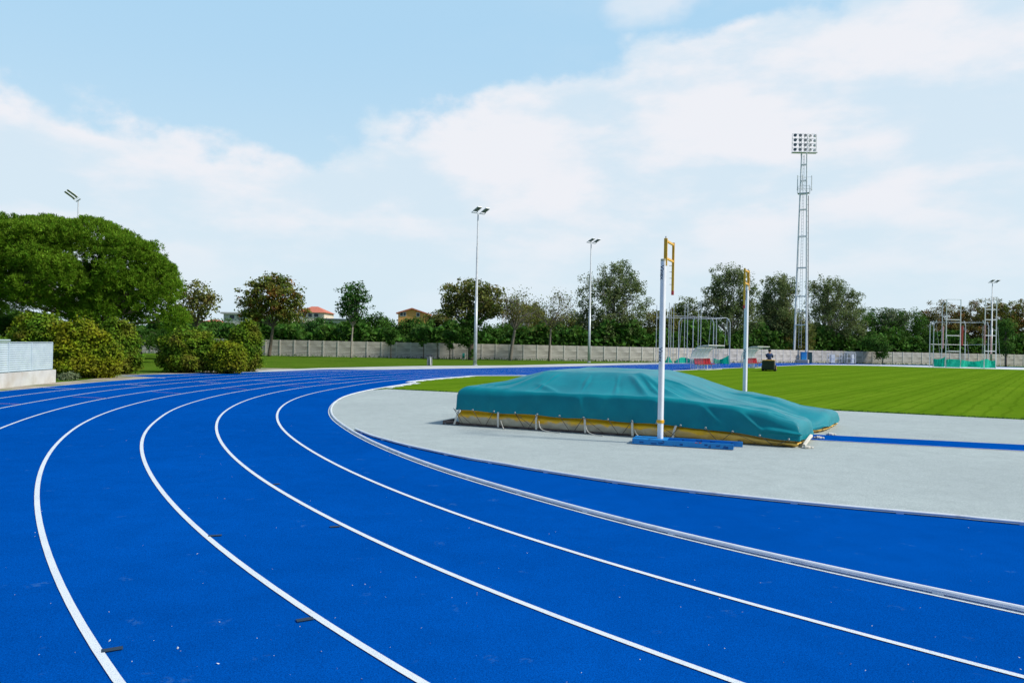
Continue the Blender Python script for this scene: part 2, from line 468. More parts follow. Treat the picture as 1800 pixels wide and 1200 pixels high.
# measured deviations (degrees, metres) of each painted line from an exact arc
LP = {1: "600,681.7 550,691.3 513.3,703.3 493.3,716.7 487,733.3 493.3,750 516.7,772.5 550,794.2 600,822 639,840 750,885 870,928.5 990,966.6 1080,993.6 1320,1064 1560,1128 1800,1191",
      2: "600,673.8 550,678.7 500,686.7 450,698.3 416.7,710.8 393.3,725 381.7,741.7 380.5,753.3 386.7,773.3 403.3,796.7 426.7,818.3 455,839.2 540,891 660,951.6 780,1006.5 900,1056 1020,1101 1080,1124.4 1296,1200",
      3: "600,668 500,676.7 450,683.7 400,692 350,704.2 300,721.7 283.3,734.2 260,753.3 250,773.3 248.8,786.7 253.3,808.3 266.7,836.7 318,901.5 390,967.5 465,1023 540,1074.7 630,1135.5 735,1198.5",
      4: "300,695.8 250,706.7 200,720.8 150,741.7 116.7,765 86.7,798.3 70,836.7 65.1,879 73.5,930 93,996 120,1059 159,1125 204,1198.5 350,687.5 400,681.2 450,675 500,670.5",
      5: "0,754.2 50,735 100,720 150,707.5 200,698 250,690 300,683 350,678.3 400,673",
      6: "0,718 100,700.3 200,685 300,674.7 400,666.3", 7: "0,700.3 100,687 200,677.5 300,668.7",
      8: "0,687.5 66.7,682.5 150,673.3 250,665.8",
      0: "582.5,735 602,750 810,840 930,874.5 1080,917 1320,976 1560,1028 1800,1079"}
TH = np.radians(np.arange(300, 149.5, -.75))


def dev(k):
    pts = [G(*map(float, t.split(','))) for t in LP[k].split()]
    if k == 0: pts += [G(*map(float, t.split(','))) for t in ("600,699.6", "640,688.3", "700,678.3")]
    th = np.array([math.atan2(p.y - CC.y, p.x - CC.x) % (2 * math.pi) for p in pts])
    r = np.array([math.hypot(p.x - CC.x, p.y - CC.y) for p in pts]) - (R0 + 1.22 * k - (.025 if k not in (0, 8) else 0))
    o = np.argsort(th); th, r = th[o], r[o]
    fine = np.radians(np.arange(145, 305, .25)); d = np.interp(fine, th, r)
    ker = np.exp(-.5 * (np.arange(-24, 25) * .25 / 1.8) ** 2); ker /= ker.sum()
    d = np.convolve(np.pad(d, 24, 'edge'), ker, 'valid')
    return np.interp(TH[::-1], fine, d)[::-1]


# the far straight and the far bend, as the inner kerb's foot on the ground
FARK = []
for (x, y) in [(960, 659.0), (1020, 656.3), (1090, 653.6), (1180, 650.9), (1240, 648.2), (1300, 645.6), (1365, 643), (1400, 641.6), (1430, 640.7), (1475, 640.8), (1520, 641.5), (1560, 642.5), (1640, 644.5), (1800, 648.5)]:
    hz = 603.9 + .02 * (x - 900); FARK.append(G(x, hz + (y - hz) * 1.0285))
FARK += [FARK[-1] + Vector((8, -4, 0)), FARK[-1] + Vector((14, -12, 0)), FARK[-1] + Vector((15, -25, 0))]


def lane_curve(k, d=None):
    dd = dev(min(k, 8)) if d is None else d
    if k == 0: dd = np.where(np.degrees(TH) < 168, dev(1) * .8, dd)
    a = [Vector((CC.x + (R0 + 1.22 * k + q) * math.cos(t), CC.y + (R0 + 1.22 * k + q) * math.sin(t), 0)) for t, q in zip(TH, dd)]
    far = spline(offset(FARK, 1.22 * k), 4)
    return a[:-6] + spline([a[-7], a[-4] * .6 + a[-1] * .4, far[0] * .5 + (a[-1] + far[0]) * .25, far[3]], 5)[1:-1] + far[3:]


KERB = lane_curve(0); LANES = {k: lane_curve(k) for k in range(1, 8)}
OUT = lane_curve(8)


def zed(P, z): return [Vector((p.x, p.y, z)) for p in P]


# grounds
S = 900
sheet('ground', [(-S, -60), (S, -60), (S, S), (-S, S)], 0, grass_m)
# sandy verge along the track's outer edge on the left
verge = [G(-60, 690), G(0, 682), G(98, 672), G(130, 669.5), G(200, 662), G(215, 657.5), G(300, 655), G(460, 647), G(560, 648), G(560, 653), G(420, 661), G(290, 668), G(150, 680), G(0, 700), G(-60, 708)]
sheet('sandy_verge', [(p.x, p.y) for p in verge], .003, soil_m)
strip = [G(440, 652), G(480, 650), G(560, 646.8), G(660, 644.6), G(740, 643), G(900, 642), G(1000, 639.5), G(1100, 638.0), G(1200, 636.8), G(1290, 636.6), G(1290, 640), G(1200, 642), G(1100, 644), G(920, 648), G(740, 651), G(560, 655.5), G(480, 656)]
sheet('concrete_path', [(p.x, p.y) for p in strip], .005, path_m)
tr = MB(); n_ = min(len(KERB), len(OUT)); tr.ribbon(zed(OUT[:n_], .006), zed(KERB[:n_], .006)); tag(tr.build('track', track_m, fix=False), kind='structure')
chute = [G(213, 660.3), G(300, 657.6), G(380, 655.4), G(460, 653.6), G(560, 652.6), G(640, 650.6), G(740, 648.6), G(850, 647), G(920, 646), G(1000, 644), G(1100, 642.2), G(1200, 640), G(1290, 638.6), G(1360, 638.2), G(1440, 638.6), G(1560, 640.6), G(1700, 643), G(1900, 648)]
chute_in = [G(290, 664.6), G(460, 660), G(640, 660), G(850, 655), G(1100, 649.5), G(1290, 643.8), G(1400, 641.2), G(1480, 640.8), G(1560, 642), G(1700, 645), G(1900, 650)]
sheet('starting_chute', [(p.x, p.y) for p in chute] + [(p.x, p.y) for p in reversed(chute_in)], .009, track_m)


def ribbon_obj(name, P, w, z, m, side=0):
    L, R = offset(P, w / 2 + side), offset(P, -w / 2 + side)
    return tag(MB().ribbon(zed(L, z), zed(R, z)).build(name, m, fix=False), kind='structure')


for k, P in LANES.items(): ribbon_obj('lane_line', P, .05, .012, line_m, -.025)
ribbon_obj('track_edge_line', OUT[:-30], .06, .012, edge_m)
ribbon_obj('chute_edge_line', spline(chute[:14], 6), .11, .013, edge_m)
ribbon_obj('chute_end_line', [G(213, 660.6), G(290, 664.8)], .12, .013, edge_m)
ribbon_obj('kerb_line', KERB, .065, .010, roughline_m, .0)

# infield
inner = offset(KERB, -.16)
i0 = next(i for i, p in enumerate(inner) if p.y > 27.5)
lawn = [p for p in inner[i0:]]
lawn += [Vector((75, 20, 0)), Vector((60, 0, 0)), G(1800, 738) + Vector((20, -8.1, 0)), G(700, 686)]
sheet('infield_lawn', [(p.x, p.y) for p in lawn], .004, lawn_m)
# pale gravel drain along the far kerb
gut = MB(); i1 = i0 + 1
A_ = spline(offset(KERB, -.05)[i1 + 1:i1 + 34], 4)
w_ = [.16 + .05 * math.sin(i * .55) + .04 * math.sin(i * 1.3) for i in range(len(A_))]
B_ = [a + (b - a).normalized() * w for a, b, w in zip(A_, spline(offset(KERB, -2)[i1 + 1:i1 + 34], 4), w_)]
tag(gut.ribbon(zed(A_, .007), zed(B_, .007)).build('gravel_strip', edge_m, fix=False), kind='structure')

sheet('pale_forecourt', [(p.x, p.y) for p in (G(1395, 641.7), G(1440, 641.6), G(1500, 642.2), G(1560, 643.5), G(1640, 645.8), G(1800, 649.8), G(1860, 651), G(1860, 648), G(1800, 646.2), G(1640, 643), G(1560, 641.4), G(1500, 640.6), G(1430, 640.5))], .0135, edge_m)
K2px = [(1800, 924.8), (1680, 913), (1472, 894.5), (1248, 871.5), (1080, 850.8), (940, 829), (881, 818.7), (817, 808), (751, 794), (713, 785.6), (681, 777), (650, 768)]
K2 = [G(*q) for q in K2px]; d0 = (K2[0] - K2[1]).normalized()
K2 = [K2[0] + d0 * 9 + Vector((0, .6, 0)), K2[0] + d0 * 4 + Vector((0, .15, 0))] + K2 + [G(622, 756.5)]
K2 = spline(K2, 6)
apr = offset(K2, -.05)
apr = apr[:-4] + [p for p in offset(KERB, -.045) if p.y > 14.9 and p.y < 27.2 and p.x < 0]
backL, backR = G(680, 684.0), G(1800, 738)
apr += [backL, backR, backR + (backR - backL).normalized() * 14]
sheet('grey_apron', [(p.x, p.y) for p in apr], .010, apron_m)
# blue crescent between the two kerbs
cres = [p for p in KERB if 180 < 1e9 and p.y < 14.6 and math.degrees(math.atan2(p.y - CC.y, p.x - CC.x)) % 360 < 262]
cres = [p for p in cres if p.x < 12]
K2b = [p for p in K2 if p.x < 14]
sheet('blue_crescent', [(p.x, p.y) for p in offset(K2b, -.07)] + [(p.x, p.y) for p in reversed(offset(cres, -.02))], .0075, track_m)
ra, rb, rc, rd = G(1425, 764), G(1800, 782.5), G(1800, 795.5), G(1425, 774)
ext = (rb - ra).normalized() * 14
sheet('vault_runway', [(p.x, p.y) for p in (ra, rb + ext, rc + ext, rd)], .014, track_m)
ribbon_obj('runway_edge_line', [rd, rc + ext], .03, .018, line_m)

# relay and start marks
mk = MB()
for (a, b) in [((178, 1143), (216, 1137)), ((366, 941), (390, 939.5)), ((521, 1090), (551, 1085)), ((580, 925), (598, 924)), ((480, 850.5), (492, 849.5))]:
    A, B = G(*a, .014), G(*b, .014); t = (B - A).normalized(); n = Vector((-t.y, t.x, 0)) * .025
    mk.add([A - n, B - n, B + n, A + n], [(0, 1, 2, 3)])
tag(mk.build('lane_marks', black_m, fix=False), kind='structure')
for nm, m_, L_ in (('red_start_marks', redline_m, [((-20, 708.5), (38, 709.8)), ((128, 697), (192, 699.5)), ((268, 688.3), (318, 691)), ((388, 682), (434, 683.6)), ((500, 677), (538, 678.6)), ((560, 672.5), (590, 673.6))]),
                   ('white_start_marks', line_m, [((75, 681), (132, 683)), ((218, 675), (262, 677)), ((350, 671), (388, 672.6)), ((448, 668), (500, 670.6)), ((566, 665.5), (600, 667))])):
    mk = MB()
    for (a, b) in L_:
        A, B = G(*a, .014), G(*b, .014); n = Vector((0, .03, 0)); mk.add([A - n, B - n, B + n, A + n], [(0, 1, 2, 3)])
    tag(mk.build(nm, m_, fix=False), kind='structure')

# fallen crumbs and small leaves on the track
lit = MB()
for i in range(170):
    px = rng.uniform(0, 1800); py = 700 + 500 * rng.uniform(0, 1) ** .8
    p = G(px, py, .008); s = rng.uniform(.002, .006) * (1.9 if rng.random() < .15 else 1)
    a = rng.uniform(0, 6.28); u = Vector((math.cos(a), math.sin(a), 0)) * s; w = Vector((-u.y, u.x, 0)) * .6
    lit.add([p - u, p + w, p + u + Vector((0, 0, s * .7)), p - w + Vector((0, 0, s * .3))], [(0, 1, 2, 3)])
tag(lit.build('crumbs', mat('pale_crumb', (.55, .6, .6), (.7, .74, .74)), fix=False), 'tiny pale crumbs and leaf bits scattered over the blue track', 'debris', kind='stuff')
# aluminium kerbs


def kerb(name, label, P, rng_y):
    P = [p for p in P if rng_y(p)]
    root = thing(name, label, 'kerb', P[len(P) // 2])
    rail = MB(); prof = [(-.022, .020), (-.024, .041), (-.013, .050), (.013, .050), (.024, .041), (.022, .020)]
    n = len(prof); vs = []
    for i, p in enumerate(P):
        t = (P[min(i + 1, len(P) - 1)] - P[max(i - 1, 0)]).normalized(); nn = Vector((-t.y, t.x, 0))
        for a, z in prof: q = p + nn * (a - .035); vs.append((q.x, q.y, z))
    rail.add(vs, [(i * n + k, i * n + (k + 1) % n, (i + 1) * n + (k + 1) % n, (i + 1) * n + k) for i in range(len(P) - 1) for k in range(n)])
    rail.build('rail', alu_m, root)
    acc = 0; last = P[0]; nf = 0
    for i in range(1, len(P)):
        d = (P[i] - last).length; acc += (P[i] - P[i - 1]).length if False else 0
        seg = (P[i] - P[i - 1]).length; k = 0
        kerb.s = getattr(kerb, 's', 0) + seg
        if kerb.s > 1.0 and nf < 60:
            kerb.s = 0; t = (P[i] - P[i - 1]).normalized()
            nn = Vector((-t.y, t.x, 0)); c = P[i] - nn * .033
            MB().box((c.x, c.y, .0185), (.075, .046, .026), math.atan2(t.y, t.x)).build('foot', alu_m, root); nf += 1
    return root


kerb('kerb_rail', 'long aluminium kerb rail curving round the inside edge of lane one', KERB, lambda p: p.x < 45 and p.y > -4)
kerb('kerb_rail', 'low aluminium kerb rail between the grey apron and the blue crescent', K2, lambda p: p.x < 12)

# ------------------------------------------------------------------ pole vault pit
P0 = Vector((-1.17, 16.08, 0)); PU = Vector((.9269, -.3757, 0)).normalized(); PV = Vector((.3757, .9269, 0)).normalized()


def uend(v): return 6.95 + .17 * v


def sst(x): x = max(0., min(1., x)); return x * x * (3 - 2 * x)


def lin(x):
    x = max(0., min(1., x)); return .65 * x + .35 * x * x * (3 - 2 * x)


def interp(x, xs, ys): return float(np.interp(x, xs, ys))


CREASE = [(1.5, 1.1, .3, .05, .022), (1.55, 1.25, .05, 1.4, .014), (3.75, 1.15, 4.5, .02, .030), (3.8, 1.2, 5.1, .10, .026), (3.85, 1.35, 6.2, .5, .020), (2.0, 1.15, 1.7, .03, .016), (2.7, 1.15, 2.75, .03, .014), (3.3, 1.1, 3.5, .02, .018), (2.1, 1.3, 3.6, 1.7, -.018),
          (5.0, 2.3, 7.0, 2.5, .016), (4.6, 3.0, 6.9, 3.6, .014), (5.6, .2, 7.0, .7, .022), (6.2, .1, 7.0, .3, .020), (6.5, 1.0, 7.2, 1.6, .018), (.2, .4, 1.2, .15, .012), (6.3, 3.9, 7.6, 4.4, .016), (2.4, 2.2, 3.5, 3.8, .012), (.3, 2.2, 1.5, 2.9, .012)]


def top_z(u, v):
    z = interp(u, [0, .4, 1.2, 4.6, 5.8, 6.4, 6.9, 7.3, 7.8], [.84, .86, .82, .82, .72, .62, .47, .42, .37])
    hump = max(0, min(lin((u - .25) / 1.35), 1 - lin((u - 3.75) / 1.75)))
    z += .40 * hump * lin((v - .10) / 1.1)
    z += .05 * math.exp(-((v - 3.7) / .8) ** 2) * sst((u - 5) / 1.2)
    z -= .19 * sst((u - 4.6) / 2.4) * math.exp(-((v - 2.45 - .1 * (u - 5)) / .55) ** 2)
    z += .010 * math.sin(2.1 * u + 1.3 * v) * math.sin(1.1 * v + .6) + .003 * math.sin(9 * u + 4 * v)
    for (u0, v0, u1, v1, a, w) in [(3.75, 1.2, 4.9, .05, .07, .10), (4.0, 1.5, 5.6, .35, .05, .12), (3.6, 1.0, 4.2, .0, .06, .07), (.9, 1.0, .1, .1, .03, .12),
                                   (4.3, 2.0, 6.2, 1.0, .03, .12), (5.9, .25, 6.9, .55, .05, .08), (2.3, 1.3, 3.2, 1.6, -.05, .16), (1.7, .5, 2.3, .05, .035, .07), (1.6, 1.0, 1.0, .05, .03, .09), (5.2, 3.4, 6.9, 3.1, -.05, .12), (6.9, .4, 7.3, 1.4, .04, .10)]:
        dx, dy = u1 - u0, v1 - v0; t = max(0, min(1, ((u - u0) * dx + (v - v0) * dy) / (dx * dx + dy * dy)))
        d = math.hypot(u - u0 - t * dx, v - v0 - t * dy); z += a * math.sin(math.pi * min(1, t * .9 + .1)) * math.exp(-(d / w) ** 2)
    for (u0, v0, u1, v1, a) in CREASE:
        dx, dy = u1 - u0, v1 - v0; t = ((u - u0) * dx + (v - v0) * dy) / (dx * dx + dy * dy)
        if 0 < t < 1:
            d = abs((u - u0) * dy - (v - v0) * dx) / math.hypot(dx, dy) + .02 * math.sin(9 * t + u0 * 5)
            if abs(d) < .2: z += a * math.sin(math.pi * t) * (math.exp(-(d / .03) ** 2) - .5 * math.exp(-((d - .06) / .05) ** 2))
    return z


def pit_pt(u, v, z, grow=0.0):
    p = P0 + PU * u + PV * v; return Vector((p.x, p.y, z))


def hem(u, v): return interp(u, [0, 2, 4, 5.2, 6.2, 6.9, 7.8], [.345, .325, .30, .26, .18, .13, .13])


def uat(px):      # u on the front edge seen at photo column px
    r = (px - 900) / F; return (r * P0.y - P0.x) / (PU.x - r * PU.y)


EYE_U = [uat(q) for q in (803, 836, 873, 910, 949, 988, 1030, 1073, 1115, 1158, 1200, 1244, 1291, 1339, 1390)]
NU, NV = 300, 170; W = 4.75
cov = MB(); vs = []
for j in range(NV + 1):
    for i in range(NU + 1):
        v = W * j / NV; ue = uend(v) - .28 * math.exp(-((v - 2.3) / .55) ** 2); u = ue * i / NU
        e = min(u, ue - u, v, W - v); r = .085 + .12 * (1 - sst((u - .5) / 1.6)) + .10 * sst((u - 5.6) / 1.2)
        z = top_z(u, v) - (r - math.sqrt(max(0, r * r - (r - e) ** 2)) if e < r else 0) * .85
        vs.append(pit_pt(u, v, z))
idx = lambda i, j: j * (NU + 1) + i
fs = [(idx(i, j), idx(i + 1, j), idx(i + 1, j + 1), idx(i, j + 1)) for j in range(NV) for i in range(NU)]
per = [(i, 0) for i in range(NU)] + [(NU, j) for j in range(NV)] + [(i, NV) for i in range(NU, 0, -1)] + [(0, j) for j in range(NV, 0, -1)]
cen = sum((vs[idx(i, j)] for i, j in per), Vector()) / len(per)
np_ = len(per); KS = 22; ring = [idx(i, j) for i, j in per]
pv = [vs[r].copy() for r in ring]
for k in range(1, KS + 1):
    t = k / KS; new = []
    for q, (i, j) in enumerate(per):
        p = pv[q]; tn = (pv[(q + 4) % np_] - pv[(q - 4) % np_]); tn.z = 0; tn.normalize(); nn = Vector((tn.y, -tn.x, 0))
        v = W * j / NV; u = uend(v) * i / NU; s = u * 1.0 + v * 1.3
        he = hem(u, v); z = p.z + (he + .012 * math.sin(s * 4.6) - p.z) * t
        if 5.0 < u and j == 0: z += 0
        wr = .009 * math.sin(5.5 * s + 2.2 * t) * t + .006 * math.sin(17 * s - 3 * t) * t * t + .012 * t
        if j == 0:
            for (uu, ss, a) in [(2.75, .10, .025), (4.35, .12, .05), (5.2, .5, .03), (5.9, .6, .03), (3.3, -.2, .015)]:
                wr += a * math.exp(-((u - uu - ss * t) / .07) ** 2) * math.sin(math.pi * min(1, .15 + t))
            for ey in EYE_U:
                for sg in (-1, 0, 1):
                    wr += .011 * t * t * math.exp(-((u - ey - sg * .42 * (1 - t)) / .022) ** 2)
            if u > 6.1: wr += .06 * math.exp(-((t - (.25 + .55 * (6.95 - u))) / .13) ** 2) * sst((u - 6.1) / .4)
        new.append(Vector((p.x, p.y, 0)) + nn * wr + Vector((0, 0, z)))
    o = len(vs); vs += new; cur = list(range(o, o + np_))
    fs += [(ring[a], cur[a], cur[(a + 1) % np_], ring[(a + 1) % np_]) for a in range(np_)]
    ring = cur
cov.add(vs, fs)


def cover_mat():
    m = mat('teal_cover', (.001, .19, .235), (.002, .235, .285), scale=1.5, rough=.42, bump=.14, bscale=5, spec=.22, c3=(.004, .285, .32), s3=2.2, w3=(.5, .85))
    return m


pit = thing('vault_mat', 'yellow foam pole vault landing mat with grimy lower side, tied under the teal cover', 'landing mat', P0)
covo = cov.build('mat_cover', cover_mat(), None, smooth=True, fix=True)
me = covo.data; off = P0.copy(); me.transform(Matrix.Translation(-off)); covo.location = off
tag(covo, 'teal waterproof cover draped over the pole vault landing mat', 'cover')

ym = bpy.data.materials.new('yellow_vinyl'); ym.use_nodes = True


def yellow_vinyl(m):
    nt = m.node_tree; N = nt.nodes; L = nt.links; b = N['Principled BSDF']; b.inputs['Roughness'].default_value = .55
    tc = N.new('ShaderNodeTexCoord'); sp = N.new('ShaderNodeSeparateXYZ'); L.new(tc.outputs['Object'], sp.inputs[0])
    n = N.new('ShaderNodeTexNoise'); L.new(tc.outputs['Object'], n.inputs[0]); n.inputs['Scale'].default_value = 2.6; n.inputs['Detail'].default_value = 5
    # worn to the grey backing in patches along the lower half
    s = N.new('ShaderNodeMath'); s.operation = 'MULTIPLY_ADD'; L.new(sp.outputs[2], s.inputs[0]); s.inputs[1].default_value = -2.6; L.new(n.outputs[0], s.inputs[2])
    r = N.new('ShaderNodeMapRange'); L.new(s.outputs[0], r.inputs[0]); r.inputs[1].default_value = -.04; r.inputs[2].default_value = .07
    x = N.new('ShaderNodeMapRange'); L.new(sp.outputs[0], x.inputs[0]); x.inputs[1].default_value = 3.4; x.inputs[2].default_value = 5.0; x.inputs[3].default_value = 1; x.inputs[4].default_value = .25
    mu = N.new('ShaderNodeMath'); mu.operation = 'MULTIPLY'; L.new(r.outputs[0], mu.inputs[0]); L.new(x.outputs[0], mu.inputs[1])
    mx = N.new('ShaderNodeMix'); mx.data_type = 'RGBA'; L.new(mu.outputs[0], mx.inputs[0])
    mx.inputs[6].default_value = (.95, .52, .010, 1); mx.inputs[7].default_value = (.56, .50, .37, 1)
    n3 = N.new('ShaderNodeTexNoise'); L.new(tc.outputs['Object'], n3.inputs[0]); n3.inputs['Scale'].default_value = 7; n3.inputs['Detail'].default_value = 6
    r3 = N.new('ShaderNodeMapRange'); L.new(n3.outputs[0], r3.inputs[0]); r3.inputs[1].default_value = .55; r3.inputs[2].default_value = .75; r3.inputs[4].default_value = .35
    m3 = N.new('ShaderNodeMix'); m3.data_type = 'RGBA'; L.new(r3.outputs[0], m3.inputs[0]); L.new(mx.outputs[2], m3.inputs[6]); m3.inputs[7].default_value = (.34, .24, .11, 1)
    L.new(m3.outputs[2], b.inputs['Base Color'])
    bp = N.new('ShaderNodeBump'); bp.inputs['Strength'].default_value = .5; bp.inputs['Distance'].default_value = .05
    L.new(n3.outputs[0], bp.inputs['Height']); L.new(bp.outputs[0], b.inputs['Normal'])


yellow_vinyl(ym)
body = MB(); lv = 16; rings = []; foot = []
for i in range(121): foot.append((0.03 + (uend(0) - .06) * i / 120, .03))
for j in range(1, 60):
    v = .03 + (W - .06) * j / 60; foot.append((uend(v) - .06 - .26 * math.exp(-((v - 2.3) / .55) ** 2), v))
for i in range(121): foot.append((uend(W) - .05 - (uend(W) - .08) * i / 120, W - .03))
for j in range(1, 60): foot.append((.03, W - .03 - (W - .06) * j / 60))
nf = len(foot); vs = []; fs = []
for k in range(lv):
    t = k / (lv - 1)
    for q, (u, v) in enumerate(foot):
        z = .055 + t * (min(.42, hem(u, v) + .06) - .10 * sst((u - 5.6) / 1.0)); a = foot[(q + 1) % nf]; b = foot[q - 1]; tu, tv = a[0] - b[0], a[1] - b[1]; l = math.hypot(tu, tv) or 1
        nu, nv = tv / l, -tu / l; s = u + v * 1.4
        o = (.040 * math.exp(-((t - .42) / .26) ** 2) + .012 * math.sin(11 * s + 7 * t) + .009 * math.sin(23 * s - 9 * t)) * (1 - sst((t - .45) / .2)) - .05 * (1 - t) ** 3 - .05 * sst((t - .45) / .22)
        if u > 5: z -= .03 * sst((u - 5) / 1) * (1 - t)
        vs.append(pit_pt(u + nu * o, v + nv * o, z))
fs = [(k * nf + q, k * nf + (q + 1) % nf, (k + 1) * nf + (q + 1) % nf, (k + 1) * nf + q) for k in range(lv - 1) for q in range(nf)]
fs.append(tuple(range(nf)))
body.add(vs, fs); body.build('mat_body', ym, pit, smooth=True)
fr = MB()
for v in (.12, W - .12):
    a, b = pit_pt(-.32 if v < 1 else -.1, v, .045), pit_pt(6.55, v, .045); fr.bar(a, b, .05, .05)
for u in np.arange(0.1, 6.5, .55): fr.bar(pit_pt(u, .10, .030), pit_pt(u, W - .1, .030), .05, .045)
fr.bar(pit_pt(-.32, .02, .075), pit_pt(-.32, .5, .075), .04); fr.bar(pit_pt(-.32, .02, .075), pit_pt(.02, .02, .075), .04)
for (u, v) in [(-.32, .02), (-.32, .5), (0, .05), (5.9, .02), (6.0, .3)]: fr.bar(pit_pt(u, v, .016), pit_pt(u, v, .08), .045)
fr.build('pallet_frame', frame_m, pit)
dk = MB().prism([tuple(pit_pt(*q, 0))[:2] for q in ((.1, .25), (6.5, .25), (6.9, W - .3), (.1, W - .3))], .018, .05); dk.build('base_board', dark_m, pit)
# straps, eyelets, lacing


def uat(px):      # u on the front edge seen at photo column px
    r = (px - 900) / F; return (r * P0.y - P0.x) / (PU.x - r * PU.y)


for (p0, p1) in [(812, 803), (880, 880), (947, 947), (1032, 1033), (1115, 1116), (1192, 1186)]:
    u0, u1 = uat(p0) , uat(p1)
    s = MB(); w = PU * .022
    pts = [pit_pt(u0, -.055, hem(u0, 0) + .02), pit_pt((u0 + u1) / 2, -.065, .20), pit_pt(u1, -.045, .035)]
    s.ribbon([p - w for p in pts], [p + w for p in pts]); s.ribbon([p - w - PV * .004 for p in pts], [p + w - PV * .004 for p in pts]); s.build('strap', strap_m, pit)
for (px, L_, dz) in [(885, .10, .18), (952, .45, .22), (1034, .34, .2), (1120, .22, .16)]:
    u0 = uat(px); pts = spline([pit_pt(u0, -.07, dz), pit_pt(u0 + .06, -.10, .07), pit_pt(u0 + .06 + L_ * .5, -.16, .022), pit_pt(u0 + .06 + L_, -.2, .022)], 6)
    MB().tube(pts, .009, 5).build('loose_strap', strap_m, pit)
eyes = [803, 836, 873, 910, 949, 988, 1030, 1073, 1115, 1158, 1200, 1244, 1291, 1339, 1390]
eyelet_m = mat('eyelet_brass', (.62, .64, .62), rough=.35, metal=.6)
for q, px in enumerate(eyes):
    u = uat(px); p = pit_pt(u, -.075 - (.03 if u > 6 else 0), hem(u, 0) + .03); e = MB(); n = 10
    R_ = [PU * math.cos(6.283 * k / n) + Vector((0, 0, 1)) * math.sin(6.283 * k / n) for k in range(n)]
    e.add([p + r * .020 for r in R_] + [p + r * .009 for r in R_] + [p + r * .015 - PV * .008 for r in R_], [(k, (k + 1) % n, 2 * n + (k + 1) % n, 2 * n + k) for k in range(n)] + [(2 * n + k, 2 * n + (k + 1) % n, n + (k + 1) % n, n + k) for k in range(n)])
    eo = e.build('eyelet', eyelet_m, covo)
    lo = pit_pt(u + (.22 if q % 2 or q == 0 else -.2), -.06, .05)
    MB().tube([p, lo], .006, 4).build('lace', rope_m, pit)
    if q % 3 == 0: MB().tube([p, pit_pt(u + .42, -.055, .06)], .005, 4).build('lace', rope_m, pit)
for q in [(7.02, .55, .14), (7.12, 3.9, .16)]:
    pts = spline([pit_pt(q[0], q[1] - .45, .05), pit_pt(q[0] + .07, q[1] - .2, q[2]), pit_pt(q[0] + .12, q[1] + .25, q[2] + .02), pit_pt(q[0] + .12, q[1] + .6, .10)], 5); MB().tube(pts, .035, 6).build('end_strap', strap_m, pit)
for (px, py, lab) in [(1420, 786, 'crumpled white strap end lying by the near right corner of the mat'), (1440, 769, 'white strap end where the blue runway meets the mat'), (1461, 763, 'farthest white strap end by the back right corner of the mat')]:
    c = G(px, py, .03); re_ = MB().tube(spline([c + Vector((-.10, .02, -.008)), c + Vector((-.03, -.03, .012)), c + Vector((.04, .02, -.004)), c + Vector((.11, .0, -.008))], 4), [.014, .03, .02, .034, .022, .03, .02, .026, .03, .02, .028, .02, .012], 6).build('strap_end', strap_m); tag(re_, lab, 'strap end')

# ------------------------------------------------------------------ vault standards


def text_mesh(txt, size):
    cu = bpy.data.curves.new('t', 'FONT'); cu.body = txt; cu.size = size; cu.extrude = .0008; cu.align_x = 'CENTER'; cu.align_y = 'CENTER'; cu.offset = size * .012
    o = bpy.data.objects.new('t', cu); C.objects.link(o); dg = bpy.context.evaluated_depsgraph_get()
    me = bpy.data.meshes.new_from_object(o.evaluated_get(dg)); bpy.data.objects.remove(o); return me


TXT = text_mesh('Vinex', .115)


